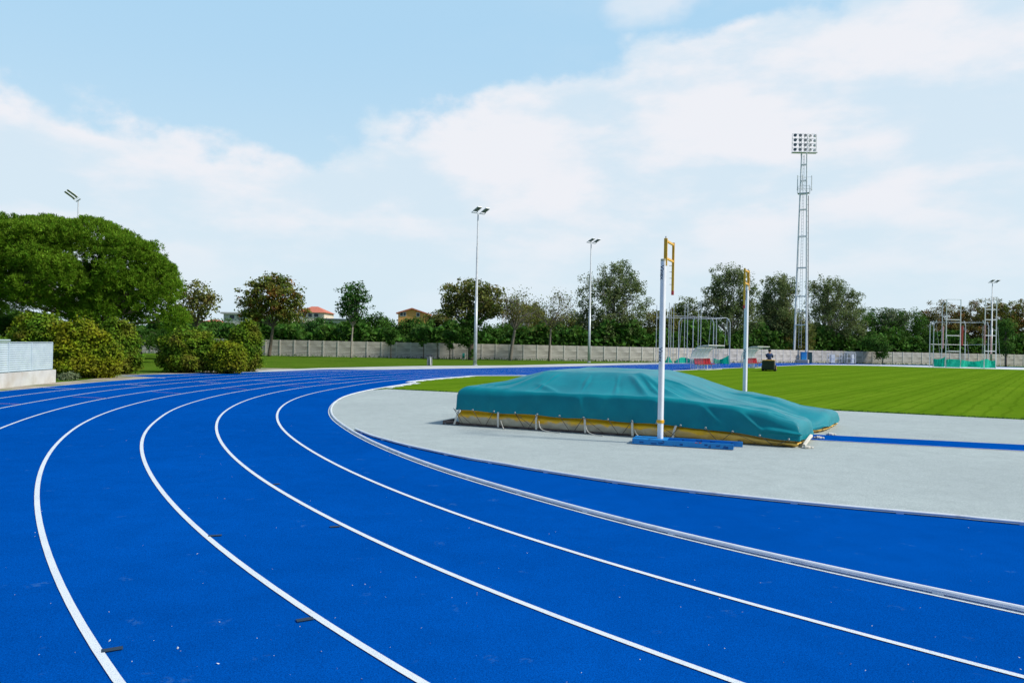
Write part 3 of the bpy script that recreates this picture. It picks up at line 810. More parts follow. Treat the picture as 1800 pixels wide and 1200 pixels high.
def standard(loc, rz, armdir, label):
    """armdir: world direction of the yellow extension arm"""
    root = thing('vault_standard', label, 'pole vault standard', loc, rz, 'pole vault standards beside the landing mat')
    b = MB()        # long blue tray, open channel at its far end
    Lb, Wb, H = 1.78, .46, .10
    b.box((.41, -Wb / 2 + .01, H / 2 + .018), (Lb, .02, H)); b.box((.485, Wb / 2 - .01, H / 2 + .018), (Lb + .15, .02, H))
    b.box((.41, 0, .027), (Lb, Wb - .04, .014)); b.box((-.17, 0, H + .012), (.62, Wb - .04, .012)); b.box((-.475, 0, H / 2 + .018), (.016, Wb - .04, H - .02))
    b.build('base_tray', baseblue_m, root, world=False, bevel=.004)
    dbs = mat('dark_blue_scuff', (.004, .06, .22), (.004, .11, .38), scale=40) if 'dark_blue_scuff' not in MATS else MATS['dark_blue_scuff']
    for x in (-.34, -.12, .01, .37, .8, 1.0, 1.14): MB().box((x + .03, -Wb / 2 - .0015, .06 + .015 * math.sin(x * 9)), (random.uniform(.05, .13), .003, random.uniform(.02, .045))).build('scuff', dbs, root, world=False)
    for q in (.66, .73): MB().box((q, -Wb / 2 - .0015, .105), (.04, .003, .013)).build('red_mark', red_m, root, world=False)
    pr = math.radians(-28)
    M3 = Matrix.Rotation(pr - rz * 0, 3, 'Z')
    p = MB(); w = .046; c = .016
    oc = [(-w, -w + c), (-w + c, -w), (w - c, -w), (w, -w + c), (w, w - c), (w - c, w), (-w + c, w), (-w, w - c)]
    oc = [M3 @ Vector((x, y, 0)) for x, y in oc]
    p.prism(oc, .03, 3.38); p.build('post', white_m, root, world=False, bevel=.003)
    k = MB(); oc2 = [v * .98 for v in oc]; k.prism(oc2, 3.38, 3.42); k.build('post_cap', mat('aged_cap', (.48, .46, .32), (.56, .54, .40)), root, world=False)
    k = MB(); oc2 = [v * 1.22 for v in oc]; k.prism(oc2, .40, .46); k.box(M3 @ Vector((-w * 1.4, 0, .43)), (.04, .03, .03), pr); k.build('clamp_collar', yellow_m, root, world=False, bevel=.003)
    for z in (3.17, 1.66):
        t = bpy.data.objects.new('lettering', TXT); C.objects.link(t); t.parent = root
        nrm = M3 @ Vector((-1, 0, 0)) if False else M3 @ Vector((0, -1, 0))
        X = Vector((0, 0, -1)); Zv = nrm.normalized(); Yv = Zv.cross(X)
        t.matrix_local = Matrix.Translation(M3 @ Vector((0, -w - .0012, 0)) + Vector((0, 0, z))) @ Matrix((X, Yv, Zv)).transposed().to_4x4()
        if not TXT.materials: TXT.materials.append(mat('dark_letter', (.03, .05, .09), rough=.6))
    # yellow extension
    R = Matrix.Rotation(-rz, 3, 'Z'); ad = (R @ Vector(armdir)).normalized()
    sd = Vector((0, 0, 0)) + (R @ Vector((1, 0, 0))) * .035
    ar = MB(); ar.bar(sd + Vector((0, 0, 3.30)), sd + Vector((0, 0, 3.80)), .062)
    ar.build('extension_tube', yellow_m, root, world=False, bevel=.004)
    pin = MB(); pin.bar(sd + Vector((0, 0, 3.80)), sd + Vector((0, 0, 3.84)), .03, .03, 8); pin.build('top_pin', galv_m, root, world=False)
    e = sd + ad * .62
    ar = MB()
    for z in (3.76, 3.44): ar.bar(sd + Vector((0, 0, z)), e + Vector((0, 0, z)), .036)
    ar.build('cross_arm', yellow_m, root, world=False)
    dr = MB(); dr.bar(e + Vector((0, 0, 2.88)), e + Vector((0, 0, 3.80)), .045)
    dr.build('hanging_bar', yellow_m, root, world=False)
    tp = MB(); tp.bar(e + Vector((0, 0, 2.80)), e + Vector((0, 0, 2.88)), .047); tp.build('red_tip', red_m, root, world=False)
    sv = R @ Vector((-1, -.1, 0))
    for z in (3.36, 3.24, 3.12, 3.00): MB().bar(e + Vector((0, 0, z)), e + sv * .075 + Vector((0, 0, z)), .012, .012, 6).build('bar_peg', galv_m, root, world=False)
    return root


bl = at(1160.5, 770, 13.63); pb = Vector((bl.x, bl.y, 0))
v_ = G(1293, 793) - G(1113, 782)
standard(pb, math.atan2(v_.y, v_.x), (.42, .90, 0), 'nearer white vault standard on blue base tray in front of the mat')
u2 = 5.5; q2 = pit_pt(u2, 5.35, 0); r2 = at(1309.5, 681, q2.y)
standard(Vector((r2.x, q2.y, 0)), math.atan2(PU.y, PU.x), (-.44, -.90, 0), 'farther white vault standard rising behind the covered mat')

# ------------------------------------------------------------------ boundary wall
WP = [Vector(p) for p in [(-64, 80.5, 0), (-40, 80, 0), (-17, 79.9, 0), (-3, 81.8, 0), (6.4, 83.5, 0), (15.2, 85.4, 0), (27.5, 91.0, 0), (41, 100, 0), (54, 102.8, 0), (73, 107, 0), (100, 112, 0)]]
wall = thing('concrete_wall', 'weathered precast concrete panel wall along the back of the sports ground', 'wall', (6.4, 83.5, 0))
path = spline(WP, 10); acc = 0; pts = [path[0]]
for a, b in zip(path, path[1:]):
    L_ = (b - a).length; d = 0
    while acc + (L_ - d) >= 1.56:
        d += 1.56 - acc; acc = 0; pts.append(a + (b - a) * (d / L_))
    acc += L_ - d
pts = [p for p in pts if -43 < p.x < 79]
pmesh = [None, None]
for i in range(len(pts) - 1):
    a, b = pts[i], pts[i + 1]; t = (b - a); ang = math.atan2(t.y, t.x)
    if i < 99:
        if pmesh[0] is None:
            w = MB()
            for k in range(5): w.box((.78, 0 + .004 * (k % 2), .17 + k * .342), (1.44, .05, .325))
            w.box((.78, .02, .85), (1.44, .02, 1.68))
            o = w.build('panel', concrete_m, wall, world=False); pmesh[0] = o.data
            w = MB(); w.box((0, 0, .86), (.13, .13, 1.72)); o2 = w.build('post', post_m, wall, world=False); pmesh[1] = o2.data
        else:
            o = bpy.data.objects.new('panel', pmesh[0]); C.objects.link(o); o.parent = wall
            o2 = bpy.data.objects.new('post', pmesh[1]); C.objects.link(o2); o2.parent = wall
        o.location = a - wall.location; o.rotation_euler.z = ang; o2.location = a - wall.location - Vector((math.sin(ang), -math.cos(ang), 0)) * -.0 ; o2.rotation_euler.z = ang
        o.scale.x = (b - a).length / 1.56

# ------------------------------------------------------------------ louvre fence at the left
a, b = G(98, 672), G(-40, 687)
d = (b - a).normalized(); nn = Vector((-d.y, d.x, 0))
if nn.x > 0: nn = -nn
lf_ = thing('louvre_fence', 'pale blue louvred screen on a low rendered wall beside the track', 'fence', a)
Lw = (b - a).length
w = MB(); w.bar(a + nn * .12 + Vector((0, 0, .25)), b + nn * .12 + Vector((0, 0, .25)), .5 if False else .24, .50)
w = MB(); P_ = [a, b, b + nn * .24, a + nn * .24]; w.prism([(p.x, p.y) for p in P_], 0, .485); w.build('plinth', plinth_m, lf_, bevel=.006)
ctr = nn * .12
sl = MB(); z = .53; D3 = Vector((d.x, d.y, 0)); e0 = a + D3 * .08
ang = math.atan2(d.y, d.x)
for k in range(13):
    zz = .562 + k * .0735
    c = e0 + D3 * (Lw / 2) + ctr
    sl.box((c.x, c.y, zz), (Lw, .012, .060), Matrix.Rotation(ang, 3, 'Z') @ Matrix.Rotation(math.radians(14), 3, 'X'))
sl.build('louvre_panel', louver_m, lf_)
fr = MB(); fr.box((*(e0 + D3 * Lw / 2 + ctr)[:2], 1.51), (Lw, .06, .03), ang); fr.box((*(e0 + D3 * Lw / 2 + ctr)[:2], .515), (Lw, .05, .014), ang)
fr.build('top_rail', louver_m, lf_)
for s_ in (0.0, 1.45, 2.9, 4.3):
    if s_ < Lw: p = e0 + D3 * s_ + ctr; MB().box((p.x, p.y, .998), (.045, .05, .99), ang).build('post', louver_m, lf_)
p = G(11, 680.8); p = a + D3 * ((p - a).length + .0) + ctr
MB().box((p.x + d.x * .8, p.y + d.y * .8, 1.585), (1.9, .10, .045), ang).build('cap_rail', louver_m, lf_)

# ------------------------------------------------------------------ foliage


def leaf_mesh(name, cen, nrm, size, m, parent, aspect=.6, tang=None):
    n = len(cen)
    if tang is None: tang = rng.normal(size=(n, 3))
    nrm = nrm / np.maximum(np.linalg.norm(nrm, axis=1, keepdims=True), 1e-6)
    t = tang - nrm * (tang * nrm).sum(1, keepdims=True); t /= np.maximum(np.linalg.norm(t, axis=1, keepdims=True), 1e-6)
    b = np.cross(nrm, t); s = np.asarray(size).reshape(-1, 1)
    v = np.empty((n, 4, 3)); v[:, 0] = cen - t * s; v[:, 1] = cen + b * s * aspect + nrm * s * .15; v[:, 2] = cen + t * s; v[:, 3] = cen - b * s * aspect + nrm * s * .15
    v = v.reshape(-1, 3) - np.array(parent.location)
    me = bpy.data.meshes.new(name); me.vertices.add(n * 4); me.loops.add(n * 4); me.polygons.add(n)
    me.vertices.foreach_set('co', v.ravel()); me.loops.foreach_set('vertex_index', np.arange(n * 4, dtype=np.int32))
    me.polygons.foreach_set('loop_start', np.arange(0, n * 4, 4, dtype=np.int32)); me.update(calc_edges=True)
    me.materials.append(m); o = bpy.data.objects.new(name, me); C.objects.link(o); o.parent = parent; return o


def clusters(ells, n, shell=.45):
    """random points in a union of ellipsoids, weighted to the outside"""
    vol = np.array([e[1][0] * e[1][1] * e[1][2] for e in ells]) ** .8; vol /= vol.sum()
    ks = rng.choice(len(ells), n, p=vol); d = rng.normal(size=(n, 3)); d /= np.linalg.norm(d, axis=1, keepdims=True)
    r = (shell + (1 - shell) * rng.random(n)) ** .6
    # uneven outline
    ph = rng.uniform(0, 6.28, 4); az = np.arctan2(d[:, 1], d[:, 0])
    r *= 1 + .10 * np.sin(3 * az + ph[0] + 2 * d[:, 2]) + .08 * np.sin(5 * d[:, 2] * 2 + ph[1] + az)
    c = np.array([ells[k][0] for k in ks]); R = np.array([ells[k][1] for k in ks])
    return c + d * R * r[:, None], d


def ell(cx, cy, rx, ry, D, deep=.85):
    p = at(cx, cy, D); s = D / F
    return (np.array(p), np.array([rx * s, rx * s * deep, ry * s]))


def limbs(mb, base, forks, ends, r0):
    """trunk to the fork then limbs reaching cluster points"""
    base = Vector(base); fork = Vector(forks)
    mid = base.lerp(fork, .5) + Vector((random.uniform(-.1, .1), 0, 0)) * (fork - base).length * .3
    mb.tube(spline([base, mid, fork], 4), list(np.linspace(r0 * 1.15, r0 * .75, 9)), 8)
    for e in ends:
        e = Vector(e); L_ = (e - fork).length
        m1 = fork.lerp(e, .38) + Vector((random.gauss(0, .06), random.gauss(0, .06), random.uniform(.02, .12))) * L_
        m2 = fork.lerp(e, .72) + Vector((random.gauss(0, .05), random.gauss(0, .05), random.uniform(.0, .08))) * L_
        pts = spline([fork, m1, m2, e], 3); q = r0 * random.uniform(.28, .5)
        mb.tube(pts, list(np.linspace(q, .012 + r0 * .03, len(pts))), 5, cap=False)
        for _ in range(3):
            k = random.randint(3, len(pts) - 3); p = pts[k]
            dd = Vector((random.gauss(0, 1), random.gauss(0, 1), random.uniform(0, 1))).normalized() * L_ * random.uniform(.18, .35)
            mb.tube([p, p + dd * .55 + Vector((0, 0, .03 * L_)), p + dd], [q * .4, q * .22, .008], 4, cap=False)


def tree(name, label, D, crown, bpx, bpy_, r0, fork, m, leaf=.16, ncl=260, per=40, cl=.35, shell=.35, bark=bark_m, nlimb=14, group=None, cat='tree', aspect=.6, flat=.7, fork_z=None):
    """crown: list of photo ellipses (cx,cy,rx,ry) at depth D"""
    base = at(bpx, bpy_, D); base.z = 0
    root = thing(name, label, cat, base, 0, group)
    E = [ell(*c, D) for c in crown]
    cc, d = clusters(E, ncl, shell)
    cc[:, 2] = np.maximum(cc[:, 2], .35)
    s = cl * rng.uniform(.6, 1.25, (ncl, 1, 1))
    offs = np.clip(rng.normal(size=(ncl, per, 3)), -1.5, 1.5) * s * np.array([1, 1, flat]) * .55
    P = (cc[:, None, :] + offs).reshape(-1, 3)
    P[:, 2] = np.maximum(P[:, 2], .08)
    nr = rng.normal(size=P.shape) + np.repeat(d, per, 0) * .7 + np.array([0, 0, .6])
    leaf_mesh('foliage', P, nr, leaf * rng.uniform(.6, 1.3, len(P)), m, root, aspect)
    if r0 > 0:
        tk = MB(); fz = at(bpx, fork, D); idxs = rng.choice(ncl, min(nlimb, ncl), replace=False)
        fk = Vector((at(fork_z, fork, D).x if fork_z else fz.x, D, fz.z))
        limbs(tk, (base.x, D, 0), fk, [cc[i] for i in idxs], r0)
        tk.build('trunk', bark, root, smooth=True)
    return root


# --- umbrella pines: rounded pads of upright needle tufts over a domed crown
def umbrella(label, D, crown, bpx, r0, forkpx, pads, size, m=pine_m, stems=2, pad=1.05):
    base = at(bpx, 620, D); base.z = 0; root = thing('umbrella_pine', label, 'pine tree', base)
    E = [ell(*c, D, .95) for c in crown]
    pc, pd = clusters(E, pads * 3, .80)
    # keep pads that lie on the outside of the whole crown and not on its flat underside
    ok = pd[:, 2] > -.55
    for c, r in E: ok &= (((pc - c) / r) ** 2).sum(1) > .62
    pc, pd = pc[ok][:pads], pd[ok][:pads]; cc = []; dd = []
    for c, d in zip(pc, pd):
        n = 44; q = rng.normal(size=(n, 3)) + np.array([0, 0, .7]) + d * .6; q /= np.linalg.norm(q, axis=1, keepdims=True)
        r = pad * rng.uniform(.7, 1.25); cc.append(c + q * r * np.array([1, 1, .62]) * rng.uniform(.75, 1.05, (n, 1))); dd.append(q)
    cc = np.concatenate(cc); dd = np.concatenate(dd); n = len(cc); per = 20
    dirs = rng.normal(size=(n, per, 3)) * .8 + dd[:, None, :] * .8 + np.array([0, 0, .9])
    dirs /= np.linalg.norm(dirs, axis=2, keepdims=True)
    ln = size * rng.uniform(.3, .9, (n, per, 1))
    P = (cc[:, None, :] + dirs * ln + rng.normal(size=(n, per, 3)) * size * .15).reshape(-1, 3); tg = dirs.reshape(-1, 3)
    leaf_mesh('foliage', P, np.cross(tg, rng.normal(size=tg.shape)), (size * .42 * rng.uniform(.7, 1.2, len(P))), m, root, .26, tg)
    tk = MB()
    for s in range(stems):
        b0 = Vector((base.x + (s - (stems - 1) / 2) * 1.0, D + s * .4, 0)); f = at(forkpx[0] + (s * 22 - 10), forkpx[1], D)
        low_ = pc[pc[:, 2] < np.percentile(pc[:, 2], 55)]
        limbs(tk, b0, f, [low_[i] for i in rng.choice(len(low_), min(len(low_), 15), replace=False)], r0)
    tk.build('trunk', bark_m, root, smooth=True)
    return root


rng = np.random.default_rng(11)
umbrella('huge umbrella pine with broad domed crown standing at the far left', 50,
         [(60, 455, 125, 55), (165, 478, 105, 62), (-30, 490, 100, 75), (228, 508, 62, 60), (100, 505, 125, 45), (258, 552, 44, 34), (205, 548, 60, 32), (40, 532, 85, 24), (280, 486, 12, 14), (125, 545, 55, 18), (55, 430, 80, 34), (0, 425, 80, 30), (145, 432, 72, 30), (290, 556, 22, 26)], 182, .28, (182, 575), 470, .24)
umbrella('dark small pine at the left photo edge behind the fence', 58, [(-20, 570, 44, 32), (45, 578, 34, 18)], -10, .2, (-10, 590), 40, .24, pine2_m, 1, .8)
umbrella('shadowed low pine between the umbrella pine trunk and the right bushes', 60, [(245, 600, 52, 12), (120, 594, 64, 16), (318, 598, 28, 10)], 250, .15, (250, 600), 70, .24, pine2_m, 1, .8)

# --- bushes by the track
def bush(label, D, crown, bpx, m, n=900, leaf=.075, group='evergreen bushes at the edge of the bend', per=26, cl=.17):
    base = at(bpx, 640, D); base.z = 0; root = thing('evergreen_bush', label, 'bush', base, 0, group)
    E = [ell(*c, D, .8) for c in crown]; cc, d = clusters(E, n, .70)
    ok = cc[:, 2] > .05; cc, d = cc[ok], d[ok]; k = len(cc)
    offs = rng.normal(size=(k, per, 3)) * cl * rng.uniform(.5, 1.2, (k, 1, 1)) * .6
    P = (cc[:, None] + offs).reshape(-1, 3); P[:, 2] = np.maximum(P[:, 2], .02)
    nr = rng.normal(size=P.shape) * .8 + np.repeat(d, per, 0) + np.array([0, 0, .5])
    leaf_mesh('foliage', P, nr, leaf * rng.uniform(.6, 1.3, len(P)), m, root, .5)
    tk = MB()
    b0 = Vector((base.x, D, 0))
    for e in [cc[i] for i in rng.choice(k, 14, replace=False)]: tk.tube([b0, b0.lerp(Vector(e), .5) + Vector((0, 0, .1)), Vector(e)], [.05, .03, .01], 5, cap=False)
    tk.build('stems', bark_m, root); return root


bush('tall dark evergreen bush directly behind the louvred screen', 31.5, [(72, 588, 44, 34), (60, 640, 50, 34), (95, 622, 38, 44)], 80, bush_m, 1100)
bush('large yellow-green bush right of the louvred screen', 31.5, [(140, 608, 44, 42), (146, 640, 52, 21), (182, 628, 26, 34), (112, 596, 22, 24)], 150, bushy_m, 1500)
bush('rounded green bush behind the large yellow-green one', 35, [(205, 606, 31, 42), (214, 632, 29, 22)], 205, bush_m, 900)
bush('wide round bush standing alone on the left grass', 37.9, [(330, 614, 42, 35), (328, 634, 46, 16), (374, 624, 30, 26)], 335, bush_m, 1300)
bush('brighter yellow lobe at the right end of the round bush', 37.5, [(404, 628, 27, 23), (400, 642, 28, 9)], 400, bushy_m, 800)
bush('taller narrow bush behind the right end of the round bush', 40.5, [(430, 606, 27, 37), (434, 634, 25, 13)], 430, bush_m, 900)
bush('tiny grey-green shrub at the foot of the low wall', 29.6, [(120, 664, 15, 8)], 120, grey_m, 60, .05, None, 22, .1)

# --- trees in front of and behind the wall
tree('autumn_tree', 'thin rusty-leaved tree just right of the umbrella pine', 66, [(345, 515, 30, 22), (340, 545, 34, 20), (365, 530, 18, 16)], 350, 618, .12, 575, olive_m, .13, 130, 20, .55, .2, nlimb=20, fork_z=345)
tree('autumn_tree', 'broad autumn tree with reddish patches behind the round bushes', 76, [(470, 520, 52, 34), (505, 545, 36, 22), (445, 540, 32, 26), (480, 500, 36, 18), (520, 525, 24, 18)], 473, 626, .17, 575, autumn_m, .14, 300, 34, .55, .15, nlimb=24, fork_z=480)
tree('slender_tree', 'slender airy green tree in front of the wall', 76, [(622, 515, 27, 22), (610, 540, 20, 20), (632, 538, 24, 20), (625, 558, 18, 12)], 617, 627, .10, 575, green_m, .12, 170, 24, .42, .15, bark=palebark_m, nlimb=20, fork_z=620)
tree('ivy_tree', 'spreading olive tree with ivy trunk beside the nearest lamp post', 78, [(800, 520, 28, 26), (855, 525, 34, 24), (830, 505, 30, 16), (865, 545, 26, 14), (790, 545, 18, 14), (825, 545, 26, 24)], 828, 628, .30, 580, olive_m, .14, 280, 30, .55, .15, nlimb=26)
ivy = tree('ivy', 'dense dark ivy climbing the trunk of the spreading olive tree', 77.6, [(827, 600, 9, 30), (830, 575, 26, 24), (820, 590, 20, 20)], 827, 628, 0, 600, pine2_m, .10, 260, 26, .3, .3, cat='climber')
for (x, yb, nm) in [(744, 598, 'small ivy-clad stump hanging clear of the wall near the bin'), (687, 598, 'leftmost small leafy sprig against the wall'), (791, 603, 'leafy double-stemmed sapling by the wall')]:
    tree('sapling', nm, 78.5, [(x, yb, 8, 12), (x, yb - 14, 13, 10)], x, 628, .05, yb - 6, pine2_m, .10, 60, 20, .25, .2, nlimb=5, cat='sapling', group='saplings against the wall')
tree('sapling', 'leafless thin trunk against the wall right of the litter bin', 78.5, [(769, 606, 3, 6)], 769, 628, .05, 603, olive_m, .06, 8, 6, .15, .2, nlimb=4, cat='sapling', group='saplings against the wall')


def bare(label, D, bpx, by, forkp, spread, ends, r0, leaves=0, m=olive_m):
    base = at(bpx, by, D); base.z = 0; root = thing('bare_tree', label, 'tree', base, 0, 'nearly bare trees in front of the wall')
    E = [ell(*c, D) for c in spread]; cc, d = clusters(E, ends, .5); tk = MB(); f = at(*forkp, D)
    limbs(tk, (base.x, D, 0), f, cc, r0)
    for c in cc:
        for _ in range(7):
            dd = Vector((random.gauss(0, 1), random.gauss(0, 1), random.uniform(-.1, 1.4))).normalized() * random.uniform(.5, 1.1); c_ = Vector(c) - dd * .3
            tk.tube([c_, c_ + dd * .6, c_ + dd], [.018, .012, .006], 3, cap=False)
    tk.build('trunk', greybark_m, root, smooth=True)
    if leaves:
        P = cc[rng.integers(0, len(cc), leaves)] + rng.normal(size=(leaves, 3)) * .5; leaf_mesh('foliage', P, rng.normal(size=P.shape), .10 * rng.uniform(.6, 1.2, leaves), m, root)
    return root


bare('nearly bare forked tree with pale trunk in front of the wall', 78, 897, 628, (905, 580), [(915, 545, 40, 26), (890, 545, 24, 20)], 34, .17, 2600)
bare('smaller bare pale tree right of the forked bare tree', 80, 965, 630, (968, 578), [(985, 545, 26, 28), (960, 560, 24, 16)], 28, .12, 1500)

BW = 'trees rising behind the wall'
# low dark evergreens forming the row behind the wall
for i, (cx, top, w, D, m, lab) in enumerate([
    (385, 562, 36, 90, pine2_m, 'low evergreen behind the wall between the thin and broad autumn trees'), (440, 566, 34, 92, green_m, 'low evergreen behind the taller narrow bush'), (505, 563, 40, 93, pine2_m, 'dark evergreen behind the wall under the broad autumn tree'),
    (555, 560, 40, 92, green_m, 'bright green evergreen below the red-roofed house'), (600, 566, 30, 94, pine2_m, 'dark evergreen left of the slender airy tree'), (662, 553, 42, 90, pine2_m, 'domed dark pine right of the slender airy tree'),
    (728, 559, 42, 90, pine2_m, 'domed dark pine below the orange house'), (775, 545, 32, 96, olive_m, 'olive scrub tree right of the orange house'), (800, 572, 34, 90, pine2_m, 'dark low bush left of the ivy trunk'),
    (862, 574, 32, 90, pine2_m, 'dark low bush between the lamp post and the forked bare tree'), (900, 566, 34, 95, pine2_m, 'dark shrub behind the forked bare tree'), (935, 530, 34, 97, olive_m, 'bronze-olive tree behind the forked bare tree'),
    (968, 562, 32, 90, green_m, 'fresh green rounded tree behind the smaller bare tree'), (1000, 552, 38, 97, olive_m, 'dull olive scrub left of the big poplar'), (1165, 538, 44, 96, olive_m, 'rounded olive tree seen behind the nearer vault standard'),
    (1205, 522, 34, 100, poplar_m, 'pale leafy tree behind the throwing cage'), (1240, 560, 30, 98, pine2_m, 'dark bush behind the right end of the throwing cage'), (1390, 540, 42, 104, olive_m, 'low olive bush left of the floodlight tower'),
    (1545, 538, 56, 112, pine2_m, 'dense dark tree right of the tall poplars'), (1595, 541, 48, 114, pine2_m, 'dark tree at the dip in the skyline'), (1655, 526, 52, 116, rust_m, 'reddish autumn tree behind the left end of the hammer cage'),
    (1712, 526, 50, 116, rust_m, 'orange-green autumn tree behind the hammer cage gates'), (1758, 523, 44, 116, autumn_m, 'green and orange tree behind the farthest twin lamp'), (1805, 527, 48, 116, rust_m, 'brown-leaved tree at the right photo edge'), (1870, 530, 50, 116, autumn_m, 'autumn tree just outside the right photo edge')]):
    hz = 604 + .02 * (cx - 900); bot = hz + 12; ry = (bot - top) / 2
    tree('row_tree', lab, D, [(cx, top + ry * .95, w * .86, ry * .95), (cx - w * .4, top + ry * 1.1, w * .55, ry * .8), (cx + w * .4, top + ry * 1.15, w * .55, ry * .78), (cx, bot - 10, w, 14)], cx, hz + 8, .16, hz - 6, m, .125, 470 if D > 110 else 340, 44, .6, .40, nlimb=9, group=BW)
# infill: dark undergrowth, a mass behind the row
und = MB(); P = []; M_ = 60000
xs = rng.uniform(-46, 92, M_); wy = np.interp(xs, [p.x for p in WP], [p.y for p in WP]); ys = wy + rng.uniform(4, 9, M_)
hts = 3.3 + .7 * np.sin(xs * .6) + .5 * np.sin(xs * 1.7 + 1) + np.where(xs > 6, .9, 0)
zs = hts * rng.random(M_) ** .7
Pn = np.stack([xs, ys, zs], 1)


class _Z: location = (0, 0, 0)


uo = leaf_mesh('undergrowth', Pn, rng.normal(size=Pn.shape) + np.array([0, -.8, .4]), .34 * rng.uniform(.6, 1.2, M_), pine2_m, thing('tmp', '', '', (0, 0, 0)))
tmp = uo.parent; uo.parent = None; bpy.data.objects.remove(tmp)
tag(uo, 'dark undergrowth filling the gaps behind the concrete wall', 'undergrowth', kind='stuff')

# poplars
for (crown, bx, D, lab, m) in [
    ([(1085, 505, 42, 44), (1055, 535, 46, 50), (1110, 530, 34, 50), (1030, 560, 26, 45), (1075, 580, 58, 34), (1090, 480, 28, 22)], 1078, 92, 'big full poplar with silvery leaves left of the nearer vault standard', poplar_m),
    ([(1270, 500, 22, 38), (1285, 520, 34, 50), (1250, 540, 20, 42), (1315, 530, 20, 44), (1285, 570, 50, 42), (1275, 478, 13, 18), (1300, 485, 12, 18)], 1285, 100, 'tall poplar behind the farther vault standard', poplar_m),
    ([(1365, 520, 26, 40), (1385, 510, 16, 30), (1370, 570, 38, 42), (1345, 545, 16, 34)], 1368, 104, 'poplar immediately left of the floodlight tower', poplar_m),
    ([(1440, 525, 24, 36), (1465, 522, 32, 34), (1497, 540, 24, 38), (1468, 570, 54, 44), (1460, 500, 16, 14)], 1462, 108, 'wide poplar immediately right of the floodlight tower', poplar_m)]:
    tree('poplar', lab, D, crown, bx, 622, .30, 595, m, .115, 580, 46, .50, .30, bark=palebark_m, nlimb=30, group='poplars behind the wall', flat=1.2, cat='poplar')
tree('pale_tree', 'pale feathery tree standing right of the dense dark tree', 111, [(1560, 556, 18, 20), (1548, 580, 22, 24), (1585, 560, 14, 16)], 1556, 628, .12, 600, grey_m, .12, 160, 26, .5, .3, bark=palebark_m)
tree('hanging_shrub', 'dark shrub spilling over the top of the wall right of the tower', 100.6, [(1550, 612, 15, 18), (1535, 600, 22, 12)], 1552, 634, .05, 618, pine2_m, .13, 130, 28, .45, .3, cat='shrub', nlimb=4)
tree('dark_trunk_tree', 'dark narrow tree in front of the wall right of the hammer cage', 101, [(1768, 600, 10, 30), (1768, 575, 16, 16)], 1768, 643, .12, 590, pine2_m, .12, 120, 24, .4, .3, nlimb=5)

# ------------------------------------------------------------------ lamp posts


def lamp(loc, H, dirn, label, tilt=20, big=.9):
    rz = math.atan2(dirn[1], dirn[0]) ; root = thing('lamp_post', label, 'lamp post', loc, rz, 'twin-head lamp posts round the ground')
    p = MB(); p.tube([(0, 0, 0), (0, 0, H * .45), (0, 0, H * .45), (0, 0, H * .78), (0, 0, H * .78), (0, 0, H)], [.145, .115, .10, .08, .065, .05], 12); p.build('pole', galv_m, root, world=False, smooth=True)
    MB().prism([(.2 * math.cos(a), .2 * math.sin(a)) for a in np.linspace(0, 6.283, 9)[:-1]], .0, .06).build('foot_plate', galv_m, root, world=False)
    c = MB(); c.bar((0, -.72 * big, H), (0, .72 * big, H), .06)
    for s in (-1, 1):
        for q in (.20, .68): c.bar((0, s * q * big, H), (.30 * big * math.cos(math.radians(tilt)), s * q * big, H + .30 * big * math.sin(math.radians(tilt)) + .02), .035)
    c.build('cross_bar', galv_m, root, world=False)
    R = Matrix.Rotation(math.radians(-tilt), 3, 'Y'); hc_ = R @ Vector((.56 * big, 0, 0))
    for s in (-1, 1):
        h = MB(); h.box(hc_ + Vector((0, s * .44 * big, H + .06)), (.80 * big, .48 * big, .06), R); ho = h.build('lamp_head', galv_m, root, world=False, bevel=.01)
        g = MB(); g.box(hc_ + Vector((0, s * .44 * big, H + .06)) + R @ Vector((0, 0, -.035)), (.72 * big, .40 * big, .012), R); g.build('glass', mat('lamp_glass', (.10, .12, .12), (.20, .22, .22), scale=14, rough=.25), ho, world=False)
    return root


def pole_top(px, py, D): return at(px, py, D).z


g = G(835, 642); lamp(g, pole_top(843, 375, g.y), (.62, -.78), 'tallest-looking lamp post, nearest one at the back, in front of the ivy tree')
g = G(1035, 637.3); g = at(1035, 637, 77.0); g.z = 0; lamp(g, pole_top(1038, 427, 77.0), (.62, -.78), 'lamp post in front of the big poplar, left of the nearer vault standard')
g = at(132, 620, 62); g.z = 0; lamp(g, pole_top(135.5, 352, 62), (-.75, -.66), 'lamp post showing its head above the umbrella pine', tilt=34, big=1.15)
g = at(1742, 640, 104); g.z = 0; lamp(g, pole_top(1743.5, 497, 104), (.1, -1), 'farthest lamp post standing behind the hammer cage')

# ------------------------------------------------------------------ floodlight tower
TD = 99.0; tb = at(1407, 636, TD); tb.z = 0
tw = thing('floodlight_tower', 'tall white lattice floodlight tower with twenty lamps and aerials', 'floodlight tower', tb)
Hh = at(1409, 270, TD).z; rzT = math.radians(-28)


def tl(s, h):     # half width of the mast at height h
    return s * (.80 + (.32 - .80) * h / Hh)


def TP(a, b, h):
    x, y = tl(a, h), tl(b, h) * .8
    c, s_ = math.cos(rzT), math.sin(rzT); return Vector((x * c - y * s_, x * s_ + y * c, h))


